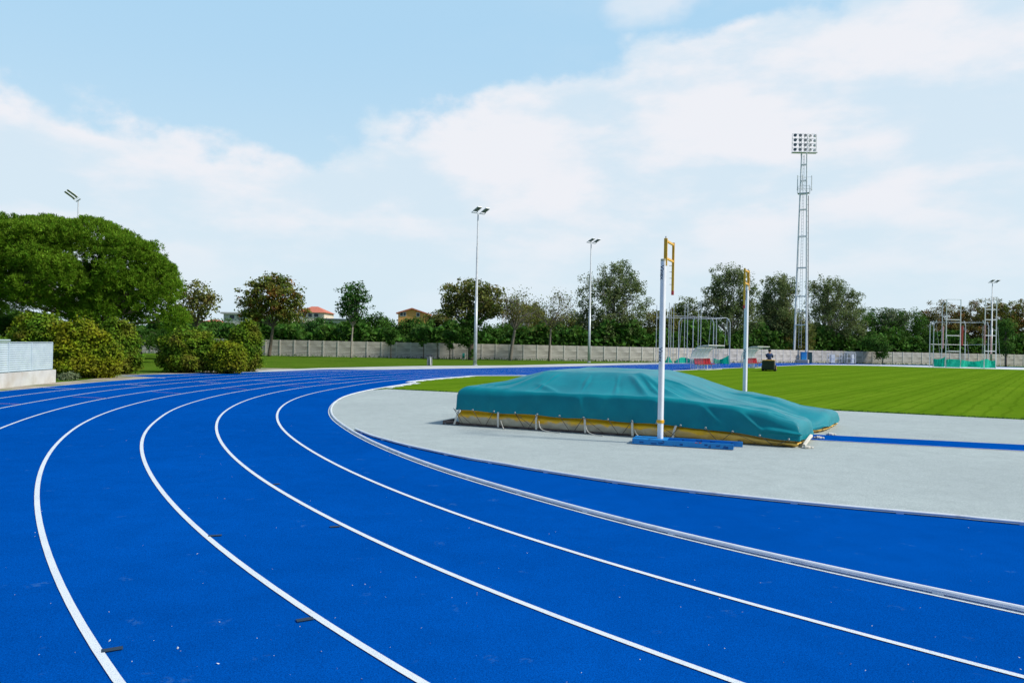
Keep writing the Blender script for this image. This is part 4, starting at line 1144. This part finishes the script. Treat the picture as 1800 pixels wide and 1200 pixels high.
MB().prism([tuple((TP(a, b, 0) * 1.35)[:2]) for a, b in ((-1, -1.6), (1, -1.6), (1, 1.6), (-1, 1.6))], .0, .45).build('plinth', concrete_m, tw, world=False)
for a, b in ((-1, -1), (1, -1), (-1, 1), (1, 1)):
    MB().tube([TP(a, b, .45), TP(a, b, Hh)], [.125 if b < 0 else .05, .075 if b < 0 else .03], 8).build('leg', white_m, tw, world=False)
cr = MB()
for y in (571, 547, 521, 471, 416, 369, 341, 318, 290):
    h = at(1408, y, TD).z
    for q in (((-1, -1), (1, -1)), ((-1, -1), (-1, 1)), ((1, -1), (1, 1)), ((-1, 1), (1, 1))): cr.bar(TP(*q[0], h), TP(*q[1], h), (.12 if q[0] == (-1, -1) and q[1] == (1, -1) else .05) if y != 547 else .05)
cr.build('cross_beam', white_m, tw, world=False)
ld = MB()
lo_, hi_ = 2.0, Hh - .2
ld.bar(TP(-.35, -.2, lo_), TP(-.35, -.2, hi_), .035); ld.bar(TP(.1, -.2, lo_), TP(.1, -.2, hi_), .035)
for h in np.arange(lo_, hi_, .42): ld.bar(TP(-.35, -.2, h), TP(.1, -.2, h), .03)
ld.build('ladder', galv_m, tw, world=False)
cb = MB(); h1 = at(1410, 345, TD).z
off_ = lambda h, k: TP(1, -1, h) + Vector((.24 + k, 0, 0))
cb.bar(off_(.5, 0), off_(h1, 0), .06)
for h in np.arange(.8, h1, .75): cb.bar(TP(1, -1, h), off_(h, .04), .035)
cb.build('cable_tray', dark_m, tw, world=False)
pf = MB(); hp = at(1410, 340, TD).z; pf.box((0, 0, hp), (1.45, .8, .08), rzT)
for (x, y) in ((-.75, -.4), (.75, -.4), (.75, .4), (-.75, .4)):
    q = Matrix.Rotation(rzT, 3, 'Z') @ Vector((x, y, 0)); pf.bar(q + Vector((0, 0, hp)), q + Vector((0, 0, hp + 1.0)), .04)
pf.box((0, 0, hp + 1.0), (1.5, .03, .04), rzT)
pf.build('platform', galv_m, tw, world=False)
for (dx, dy) in ((-.95, -.3), (.92, -.3), (-.4, -.5), (.5, .45)):
    an = MB(); z0 = hp + .45; an.box((dx, dy, z0 + .95), (.10, .07, 1.9)); an.bar((dx, dy, z0 + .15), (0, 0, z0 + .15), .035); an.bar((dx, dy, z0 + 1.7), (0, 0, z0 + 1.7), .03); an.box((dx, dy, z0), (.14, .12, .22)); an.build('antenna', white_m, tw, world=False)
# lamp frame, 5 x 4
hf = MB(); z0, z1 = at(1409, 268, TD).z, at(1409, 236, TD).z; wf = 1.62
zrow = np.linspace(z0 + .28, z1 - .25, 4); xcol = np.linspace(-1.28, 1.28, 5)
for z in list(zrow + .3) + [z0]: hf.bar((-wf, .10, z), (wf, .10, z), .05)
for x in (-wf, -.65, 0, .65, wf): hf.bar((x, .10, z0), (x, .10, z1), .05)
hf.box((0, .0, z0 - .05), (3.3, .75, .06))
for a in (-.4, .4): hf.bar((a, .1, z0 - .5), (a, .1, z1), .07)
hf.build('lamp_frame', white_m, tw, world=False)
gl_m = mat('flood_glass', (.10, .11, .12), (.22, .23, .24), scale=8, rough=.2)
for r_, z in enumerate(zrow):
    for c_, x in enumerate(xcol):
        turn = math.radians((-30, -12, 0, 22, 48)[c_] + random.uniform(-5, 5)); R = Matrix.Rotation(turn, 3, 'Z') @ Matrix.Rotation(math.radians(-12), 3, 'X')
        f = MB(); cpos = Vector((x, -.12, z))
        f.tube([cpos + R @ Vector((0, .16, 0)), cpos + R @ Vector((0, .04, 0)), cpos + R @ Vector((0, -.14, 0)), cpos + R @ Vector((0, -.15, 0))], [.08, .17, .24, .24], 12)
        fo = f.build('floodlight', white_m, tw, world=False)
        f = MB(); f.tube([cpos + R @ Vector((0, -.150, 0)), cpos + R @ Vector((0, -.158, 0))], [.20, .20], 12); f.build('glass', gl_m, fo, world=False)
p = at(1412.5, 632, TD - .9)
cabm = MB(); cabm.box((p.x, p.y, .95), (.72, .45, 1.0)); cabm.box((p.x, p.y, 1.47), (.76, .5, .05)); cab = thing('blue_cabinet', 'blue electrical cabinet standing on the foot of the floodlight tower', 'cabinet', (p.x, p.y, .45)); cabm.build('housing', baseblue_m, cab, bevel=.01)
MB().box((p.x, p.y - .228, .95), (.6, .012, .85)).build('door', baseblue_m, cab)
p = at(1423, 636, TD - .3); dkc = MB(); dkc.box((p.x, p.y, .72), (.5, .4, 1.4)); dkc.box((p.x, p.y, 1.45), (.56, .46, .05)); cc_ = thing('control_box', 'dark green control box with pale side right of the tower foot', 'control box', (p.x, p.y, 0)); dkc.build('housing', mat('dark_green_box', (.01, .06, .07)), cc_); MB().box((p.x + .27, p.y, .7), (.03, .38, 1.2)).build('side_plate', louver_m, cc_)

# ------------------------------------------------------------------ dugouts


def dugout(loc, label, L=3.2, sc_=1.0):
    a = math.atan2(.81, .59); root = thing('team_dugout', label, 'dugout', loc, a, 'team dugouts beside the far straight')
    # local x along the length, local -y is the open front
    prof = [(0, 0), (0, .95), (.06, 1.25), (.2, 1.52), (.42, 1.74), (.72, 1.90), (1.05, 1.97), (1.45, 1.98)]
    P = [(-n, z) for n, z in prof]
    nb = 4
    for i in range(nb + 1):
        x = L * i / nb; r = MB(); r.tube([(x, y, z) for y, z in P], .032 if i in (0, nb) else .022, 6); r.build('rib', white_m, root, world=False)
    rl = MB()
    for (y, z) in (P[0], P[1], P[4], P[7]): rl.bar((0, y, z + .02), (L, y, z + .02), .05)
    rl.bar((0, 0, .03), (0, -1.25, .03), .04); rl.bar((L, 0, .03), (L, -1.25, .03), .04); rl.bar((0, -1.25, .03), (L, -1.25, .03), .03)
    rl.build('rail', white_m, root, world=False)
    for nm, i0_, i1_, m in (('lower_panel', 0, 1, pers_m), ('back_panel', 1, 4, pers2_m), ('roof_panel', 4, 7, roofp_m)):
        s = MB(); Q = P[i0_:i1_ + 1]; s.ribbon([Vector((.02, y, z)) for y, z in Q], [Vector((L - .02, y, z)) for y, z in Q]); s.build(nm, m, root, world=False, smooth=True)
    for x in (0.0, L):
        s = MB(); Q = [(x, y, z) for y, z in P] + [(x, -1.15, 1.5), (x, -1.0, .9), (x, -1.2, .05)]; s.add(Q, [tuple(range(len(Q)))]); s.build('end_panel', pers_m, root, world=False)
    bn = MB(); bn.bar((.15, -.45, .38), (L - .15, -.45, .38), .05)
    for x in (.3, L / 2, L - .3): bn.bar((x, -.45, .02), (x, -.45, .38), .045); bn.bar((x, -.2, .03), (x, -.75, .03), .04)
    bn.build('bench_frame', galv_m, root, world=False)
    n = 6
    for i in range(n):
        x = .32 + (L - .64) * i / (n - 1); s = MB(); s.box((x, -.48, .45), (.50, .40, .05)); s.box((x, -.27, .68), (.50, .05, .44), Matrix.Rotation(math.radians(-10), 3, 'X')); s.build('seat', seat_m, root, world=False, bevel=.02)
    return root


dugout(G(1214, 649.5) , 'nearer clear-roofed dugout with red seats left of the farther standard', 3.6)
dugout(G(1303, 646.3), 'farther clear-roofed dugout with red seats right of the farther standard', 3.6)

# ------------------------------------------------------------------ ride-on mower and its driver
mp = G(1352, 652); mr_ = math.atan2(.90, .42); SCM = 1.0
mw = thing('ride_on_mower', 'dark ride-on mower with orange-rimmed grass box crossing the lawn', 'mower', mp, mr_)
# local +x forward (away), y left
MB().box((-.55, 0, .50), (.55, .95, .72)).build('grass_box', mat('dark_box', (.02, .03, .022), (.035, .045, .03)), mw, world=False, bevel=.05)
MB().box((-.55, 0, .885), (.6, .98, .07)).build('box_rim', mat('orange_rim', (.70, .40, .12)), mw, world=False, bevel=.02)
MB().box((.95, 0, .45), (.85, .62, .42)).box((.9, 0, .70), (.6, .5, .14)).build('bonnet', mat('mower_yellow', (.70, .42, .04)), mw, world=False, bevel=.06)
MB().box((.25, 0, .30), (1.2, .9, .16)).box((.35, 0, .13), (.7, 1.1, .12)).build('deck', dark_m, mw, world=False, bevel=.03)
MB().box((.0, 0, .60), (.42, .46, .10)).box((-.2, 0, .80), (.08, .44, .36)).build('seat', dark_m, mw, world=False, bevel=.03)
MB().bar((.72, 0, .5), (.5, 0, .86), .03).tube([(.5 + .16 * math.cos(t) * .4, .17 * math.sin(t), .86 + .16 * math.cos(t) * .75) for t in np.linspace(0, 6.283, 13)], .014, 5).build('steering_wheel', dark_m, mw, world=False)
for (x, y, r, w) in ((-.15, .46, .26, .2), (-.15, -.46, .26, .2), (1.1, .36, .18, .14), (1.1, -.36, .18, .14)):
    wh = MB(); wh.tube([(x, y - w / 2, r), (x, y - w / 2 + .02, r), (x, y + w / 2 - .02, r), (x, y + w / 2, r)], [r * .9, r, r, r * .9], 14); wo = wh.build('wheel', dark_m, mw, world=False)
    MB().tube([(x, y - w / 2 - .01, r), (x, y + w / 2 + .01, r)], r * .45, 10).build('rim', yellow_m, wo, world=False)


def skin(name, pts, edges, radii, m, parent, sub=2):
    me = bpy.data.meshes.new(name); me.from_pydata(pts, edges, []); me.materials.append(m)
    o = bpy.data.objects.new(name, me); C.objects.link(o); o.parent = parent
    sk = o.modifiers.new('skin', 'SKIN'); sk.use_smooth_shade = True
    for i, r in enumerate(radii):
        v = me.skin_vertices[0].data[i]; v.radius = r if isinstance(r, tuple) else (r, r)
    me.skin_vertices[0].data[0].use_root = True
    sb = o.modifiers.new('sub', 'SUBSURF'); sb.levels = sub; sb.render_levels = sub
    return o


pr = thing('person', 'person in dark blue jacket sitting on the mower seen from behind', 'person', mp + Vector((0, 0, .80)), mr_)
skin_m = mat('skin', (.42, .24, .16)); jac_m = mat('blue_jacket', (.01, .035, .12), (.02, .06, .18)); trou_m = mat('beige_trousers', (.42, .34, .25))
J = [(0, 0, .05), (-.02, 0, .22), (-.02, 0, .40), (.0, 0, .54), (.03, 0, .62), (.06, 0, .70), (.07, 0, .80)]
Rr = [(.13, .15), (.12, .15), (.13, .17), (.10, .14), .055, .085, .095]
E_ = [(0, 1), (1, 2), (2, 3), (3, 4), (4, 5), (5, 6)]
for s in (-1, 1):
    k = len(J); J += [(.03, s * .18, .49), (.20, s * .20, .30), (.38, s * .15, .28), (.44, s * .14, .27)]; Rr += [.06, .05, .038, .035]; E_ += [(3, k), (k, k + 1), (k + 1, k + 2), (k + 2, k + 3)]
    k = len(J); J += [(.08, s * .12, .02), (.42, s * .26, .05), (.46, s * .33, -.30), (.48, s * .33, -.50), (.60, s * .34, -.52)]; Rr += [.09, .075, .05, .04, .035]; E_ += [(0, k), (k, k + 1), (k + 1, k + 2), (k + 2, k + 3), (k + 3, k + 4)]
    for f in range(5):
        k2 = len(J); y0 = s * .14 + (f - 2) * .018 * s; J += [(.47, y0, .275), (.50 - .01 * abs(f - 2), y0, .262), (.485, y0, .235)]; Rr += [.009, .008, .007]; E_ += [(k - 1, k2), (k2, k2 + 1), (k2 + 1, k2 + 2)]
skin('body', J, E_, Rr, skin_m, pr)
Jj = [(0, 0, .04), (-.025, 0, .22), (-.025, 0, .40), (.0, 0, .53), (.02, 0, .59)]; Ej = [(0, 1), (1, 2), (2, 3), (3, 4)]; Rj = [(.15, .18), (.145, .18), (.155, .20), (.12, .17), .08]
for s in (-1, 1):
    k = len(Jj); Jj += [(.03, s * .185, .49), (.20, s * .205, .30), (.36, s * .155, .28)]; Rj += [.085, .066, .05]; Ej += [(3, k), (k, k + 1), (k + 1, k + 2)]
skin('jacket', Jj, Ej, Rj, jac_m, pr)
Jt = [(0, 0, .02)]; Et = []; Rt = [(.14, .16)]
for s in (-1, 1):
    k = len(Jt); Jt += [(.10, s * .12, .02), (.42, s * .26, .05), (.46, s * .33, -.28), (.475, s * .33, -.46)]; Rt += [.11, .092, .07, .058]; Et += [(0, k), (k, k + 1), (k + 1, k + 2), (k + 2, k + 3)]
skin('trousers', Jt, Et, Rt, trou_m, pr)
pr.scale = (1.1, 1.1, 1.1)
MB().ball((.065, 0, .79), (.115, .105, .125), 12, 8).build('hair', mat('dark_hair', (.015, .02, .04)), pr, world=False, smooth=True)
fa = MB(); fa.ball((.168, 0, .755), (.02, .016, .024), 6, 5)
for s in (-1, 1): fa.ball((.155, s * .035, .785), (.016, .016, .01), 6, 5); fa.ball((.06, s * .108, .765), (.022, .014, .034), 6, 5)
fa.box((.160, 0, .715), (.014, .05, .012)); fa.build('face', skin_m, pr, world=False)

# ------------------------------------------------------------------ throwing cages


def pxbar(mb, a, b, D, w, n=6):
    mb.tube([at(a[0], a[1], D[0] if isinstance(D, tuple) else D), at(b[0], b[1], D[1] if isinstance(D, tuple) else D)], w / 2, n)


cg = thing('discus_cage', 'tall grey tubular throwing cage with green net behind the nearer dugout', 'throwing cage', at(1225, 636, 81) * 1); cg.location.z = 0
for (x, yt, D) in [(1153.5, 536, 80), (1175.5, 532, 79), (1179, 538, 83), (1183.5, 533, 81), (1203, 535, 83), (1208, 533, 79), (1227, 531, 84), (1231.5, 529, 80)]:
    q = at(x, 600, D); zt = at(x, yt, D).z; MB().tube([(q.x, D, 0), (q.x, D, zt)], .035, 6).build('post', galv_m, cg)
for (x, yt, D, bx) in [(1193, 561, 79, 6), (1218, 561, 79, 3), (1254, 562, 79, -3), (1259, 561, 83, 0), (1283, 562, 81, -5)]:
    q = at(x, 600, D); t = at(x, yt, D); t2 = at(x + bx, yt - 3, D); MB().tube([(q.x, D, 0), (q.x, D, t.z - .3), (t2.x, D, t2.z)], .045, 6).build('frame_post', galv_m, cg)
rl = MB()
for (a, b, D) in [((1155, 557.5), (1250, 560.5), 79), ((1183, 555), (1253, 558.5), 83), ((1253, 558.5), (1277, 558.5), (83, 82)), ((1277, 558.5), (1283, 562), (82, 81)), ((1250, 560.5), (1277, 558.5), (79, 82))]: pxbar(rl, a, b, D, .06)
rl.build('top_rail', galv_m, cg)
for (a, b, D) in [((1199, 559), (1192, 640), 79), ((1250, 562), (1242, 640), 79), ((1278, 560), (1270, 640), 82), ((1278, 560), (1284, 640), 81), ((1210, 610), (1214, 642), 79)]: br = MB(); pxbar(br, a, b, D, .035); br.build('brace', galv_m, cg)


def net(pts, D, parent, z0=.06):
    """hanging net skirt along px columns with top heights"""
    s = MB(); top = []; bot = []
    for (x, y), d in zip(pts, D):
        t = at(x, y, d); top.append(t); bot.append(Vector((t.x, d + .15 * math.sin(x * .7), z0)))
    T = spline(top, 5); B = spline(bot, 5)
    for i, t in enumerate(T): t.y += .12 * math.sin(i * 1.9); t.z = max(t.z, .12)
    mid = [(a + b) / 2 + Vector((0, .10 * math.sin(i * 2.3), 0)) for i, (a, b) in enumerate(zip(T, B))]
    s.ribbon(T, mid); s.ribbon(mid, B); return s.build('net', net_m, parent, smooth=True)


net([(1168, 638), (1175, 626), (1182, 637)], [80] * 3, cg); net([(1185, 636), (1194, 629), (1203, 628), (1215, 631), (1226, 633)], [80, 80, 81, 81, 81], cg)
net([(1253, 628), (1262, 632), (1270, 630), (1281, 624.5)], [82, 82, 82, 81], cg)

HD = 88.0
hc = thing('hammer_cage', 'hammer throwing cage with two ladder-like gates and green skirt at right', 'throwing cage', at(1700, 640, HD)); hc.location.z = 0
for (x, yt, D, bx) in [(1634.5, 568, 91, 7), (1641, 567, 89, 6), (1655.7, 533, 90, 5), (1696.7, 568, 93, -2), (1730.5, 567, 86, -3), (1737.5, 570, 92, -2)]:
    q = at(x, 600, D); t = at(x, yt, D); t2 = at(x + bx, yt - 4, D); MB().tube([(q.x, D, 0), (q.x, D, t.z - .2), (t2.x, D, t2.z)], .055, 6).build('frame_post', galv_m, hc)
for (xa, xb, nm) in ((1663, 1688, 0), (1731, 1751, 1)):
    gt = MB(); D = HD; za = at(xa, 526, D).z
    A, B = at(xa, 600, D).x, at(xb, 600, D).x
    gt.tube([(A, D, 0), (A, D, za)], .06, 6); gt.tube([(B, D, 0), (B, D, za)], .06, 6); gt.tube([(A, D, za), (B, D, za)], .035, 5)
    for y in (543.7, 561.7, 589.5, 617): z = at(xa, y, D).z; gt.tube([(A, D, z), (B, D, z)], .05, 5)
    gt.build('gate', white_m, hc)
for (x, y0, y1, D) in ((1690.5, 573, 607, 87.6), (1730.2, 571, 606, 85.9), (1657, 573, 612, 89.9), (1741.5, 590, 622, 88.5)):
    t, b = at(x, y0, D), at(x, y1, D); MB().tube([(t.x, D - .1, b.z), (t.x, D - .1, t.z)], .11 if x == 1690.5 else .08, 8).build('pad', mat('faded_red_pad', (.42, .06, .05)) if x == 1690.5 else mat('pink_pad', (.55, .33, .34)), hc)
rl = MB()
for (a, b, D) in [((1642, 566), (1700, 567), (89, 93)), ((1646, 566), (1728, 566.5), (89, 86)), ((1700, 567), (1739, 567), (93, 92)), ((1636, 605), (1700, 606), (91, 93)), ((1700, 606), (1750, 605), (93, 90))]: pxbar(rl, a, b, D, .045)
rl.build('top_rail', galv_m, hc)
for (a, b, D) in [((1646, 570), (1654, 640), 90), ((1664, 590), (1672, 643), 90), ((1754, 575), (1759, 646), 89), ((1728, 572), (1726, 640), 90), ((1700, 600), (1705, 640), 92)]: br = MB(); pxbar(br, a, b, D, .03); br.build('brace', galv_m, hc)
net([(1641, 630), (1648, 631), (1655, 630), (1661, 627)], [89, 88.6, 88.3, 88], hc); net([(1663, 632), (1672, 631), (1688, 632)], [87.8] * 3, hc)
net([(1690, 632), (1700, 634), (1712, 635), (1728, 633)], [89, 90, 90, 89], hc); net([(1724, 633), (1735, 631), (1742, 634), (1749, 633)], [87, 87.4, 88, 88], hc)

# ------------------------------------------------------------------ trolleys, bin, green reel
for (x0, x1, y0, lab) in ((1458, 1480, 621, 'white wheeled equipment trolley left of its taller neighbour by the wall'), (1489, 1504, 621, 'white equipment locker with a long top bar by the wall')):
    D = 96.5; A, B = at(x0, 630, D).x, at(x1, 630, D).x; H = at(x0, y0, D).z; tk = thing('equipment_trolley', lab, 'trolley', ((A + B) / 2, D, 0))
    f = MB()
    for x in (A, B):
        for dy in (0, .7): f.bar((x, D + dy, .15), (x, D + dy, H), .05)
    for z in (.2, H * .55, H):
        for dy in (0, .7): f.bar((A, D + dy, z), (B, D + dy, z), .045)
        for x in (A, B): f.bar((x, D, z), (x, D + .7, z), .045)
    f.build('frame', white_m, tk)
    s = MB(); s.box(((A * .7 + B * .3) if x0 < 1480 else (A * .3 + B * .7), D + .2, H * .5), ((B - A) * .28, .4, H * .8)); s.build('side_panel', white_m, tk)
    s = MB(); s.box(((A + B) / 2, D + .35, H * .55 + .06), ((B - A) * .9, .5, .10)); s.build('shelf_load', mat('grey_load', (.25, .28, .28), (.45, .48, .48), scale=6), tk)
    for x in (A + .1, B - .1): MB().tube([(x, D - .03, .1), (x, D + .03, .1)], .10, 10).build('wheel', dark_m, tk)
    if x0 > 1480: MB().bar((A - .2, D + .3, H + .15), (B + .1, D + .3, H + .15), .06).build('top_bar', white_m, tk)
D = 58.0; p = G(755, 642)
bn = thing('litter_bin', 'grey tapered litter bin with dark lid beside the concrete path', 'litter bin', p)
MB().add([(p.x + x * w_, p.y + y * w_, z) for (w_, z) in ((.19, 0), (.17, .72)) for x, y in ((-1, -1), (1, -1), (1, 1), (-1, 1))], [(0, 1, 2, 3), (4, 5, 6, 7), (0, 1, 5, 4), (1, 2, 6, 5), (2, 3, 7, 6), (3, 0, 4, 7)]).build('container', mat('bin_grey', (.25, .26, .27), (.32, .33, .34)), bn, bevel=.01)
MB().box((p.x, p.y, .76), (.48, .46, .08)).build('lid', dark_m, bn, bevel=.01)
MB().bar((p.x + .05, p.y - .2, .72), (p.x + .12, p.y - .24, .01), .05, .02).build('strut', white_m, bn)
p = at(815, 626, 78); p.z = 0; gr = thing('hose_reel', 'small green hose reel at the foot of the ivy tree', 'hose reel', p)
MB().tube([(p.x - .12, p.y - .2, .45), (p.x + .12, p.y - .2, .45)], .26, 14).build('drum', mat('reel_green', (.01, .22, .18)), gr)
MB().bar((p.x, p.y - .2, .45), (p.x - .1, p.y - .2, 0), .05).bar((p.x, p.y - .2, .45), (p.x + .15, p.y - .2, 0), .05).build('stand', galv_m, gr)

# ------------------------------------------------------------------ houses beyond the trees


def house(label, D, px0, px1, ytop, yeave, wallm, roofm, gable, wins=(), depth=10, name='house'):
    A, B = at(px0, 600, D).x, at(px1, 600, D).x; ze, zt = at((px0 + px1) / 2, yeave, D).z, at((px0 + px1) / 2, ytop, D).z
    h = thing(name, label, 'house', ((A + B) / 2, D, 0)); m = (A + B) / 2
    MB().box((m, D + depth / 2, ze / 2), (B - A, depth, ze)).build('wall', wallm, h)
    r = MB(); o = .5
    if gable == 'front':
        r.add([(A - o, D - o, ze), (m, D - o, zt), (B + o, D - o, ze), (A - o, D + depth, ze), (m, D + depth, zt), (B + o, D + depth, ze), (A - o, D - o, ze - .3), (m, D - o, zt - .35), (B + o, D - o, ze - .3), (A - o, D + depth, ze - .3), (m, D + depth, zt - .35), (B + o, D + depth, ze - .3)],
              [(0, 1, 4, 3), (1, 2, 5, 4), (6, 9, 10, 7), (7, 10, 11, 8), (0, 6, 7, 1), (1, 7, 8, 2), (0, 3, 9, 6), (2, 8, 11, 5), (3, 4, 10, 9), (4, 5, 11, 10)])
        MB().add([(A, D + .05, ze), (m, D + .05, zt - .4), (B, D + .05, ze), (A, D + .25, ze), (m, D + .25, zt - .4), (B, D + .25, ze)], [(0, 1, 2), (3, 4, 5), (0, 1, 4, 3), (1, 2, 5, 4), (0, 2, 5, 3)]).build('gable', wallm, h)
    elif gable == 'hip':
        r.add([(A - o, D - o, ze), (B + o, D - o, ze), (B + o, D + depth, ze), (A - o, D + depth, ze), (A + (B - A) * .3, D + depth / 2, zt), (B - (B - A) * .45, D + depth / 2, zt)], [(0, 1, 5, 4), (1, 2, 5), (2, 3, 4, 5), (3, 0, 4), (0, 1, 2, 3)])
    else:
        r.box((m, D + depth / 2, (ze + zt) / 2 + .02), (B - A + 1.2, depth + 1, max(.25, zt - ze)))
    r.build('roof', roofm, h)
    for (x, y, w, hh) in wins:
        c = at(x, y, D); fo = MB().box((c.x, D - .03, c.z), (w, .08, hh)).build('window', white_m, h); MB().box((c.x, D - .08, c.z), (w * .8, .04, hh * .8)).build('pane', glass_m, fo)
    return h


house('pink-walled house with red hipped roof right of the broad autumn tree', 190, 524, 569, 537, 549, cream_m, roof_m, 'hip', [(535, 554, 1.2, 1.1), (545, 554, 1.2, 1.1), (556, 554, 1.4, 1.1)])
house('orange house with low gabled red roof above the dark pines', 190, 699, 748, 541, 550, orange_m, roof_m, 'front', [(706, 552, .8, 1.1), (711.5, 552, .7, 1.1), (735, 553, .9, 1.1)])
house('white flat-roofed building seen through the broad autumn tree', 200, 430, 512, 548, 551, cream_m, path_m, 'flat', [(448, 556, 1.6, 1.1), (470, 556, 1.6, 1.1), (495, 556, 1.6, 1.1)])
house('grey canopy-roofed building left of the broad autumn tree', 180, 392, 436, 549, 552, plinth_m, path_m, 'flat', [(408, 557, 1.5, 1.2)])
house('slate blue flat roof showing above the low evergreens', 170, 570, 606, 560, 562, plinth_m, slate_m, 'flat')
house('small red roof peeping beside the thin rusty tree', 185, 357, 373, 560, 565, cream_m, roof_m, 'hip')
# red and white crane jib
cr = thing('tower_crane', 'faint pink lattice crane mast beyond the trees right of the lamp post', 'crane', at(886, 600, 240)); cr.location.z = 0
c = MB(); A = at(886, 600, 240).x; zt = at(886, 545, 240).z
for dx in (-.5, .5): c.bar((A + dx, 240, 0), (A + dx, 240, zt), .14)
for z in np.arange(0, zt, 1.1): c.bar((A - .5, 240, z), (A + .5, 240, z + 1.1), .09)
c.build('mast', mat('faded_red', (.75, .35, .33)), cr)
c = MB(); a1, a2 = at(886, 545, 240), at(872, 536, 240)
c.bar(a1, a2, .15); c.bar(a1 + Vector((0, 0, -1)), a2, .15)
for t in np.linspace(0, 1, 6): c.bar(a1.lerp(a2, t), (a1 + Vector((0, 0, -1))).lerp(a2, t), .1)
c.build('jib', MATS['faded_red'], cr)

# grass tufts at the wall foot and ragged lawn edge
P = []
for a, b in zip(path, path[1:]):
    for _ in range(26):
        p = a.lerp(b, rng.random()); P.append((p.x + rng.normal(0, .1), p.y - .25 - abs(rng.normal(0, .25)), rng.uniform(.03, .18)))
for _ in range(3800):
    t = rng.random(); p = backL.lerp(backR, t); P.append((p.x + rng.normal(0, .03) + .02, p.y + .03 + rng.normal(0, .035), rng.uniform(.006, .04)))
P = np.array(P); o = leaf_mesh('grass_tufts', P, rng.normal(size=P.shape) * np.array([1, 1, .2]), np.where(P[:, 1] > 40, .12, .030), green_m, thing('tmp', '', '', (0, 0, 0)), .25, np.tile([0, 0, 1.0], (len(P), 1)) + rng.normal(size=P.shape) * .4)
tmp = o.parent; o.parent = None; bpy.data.objects.remove(tmp)
tag(o, 'ragged grass tufts at the wall foot and lawn edge', 'grass', kind='stuff')
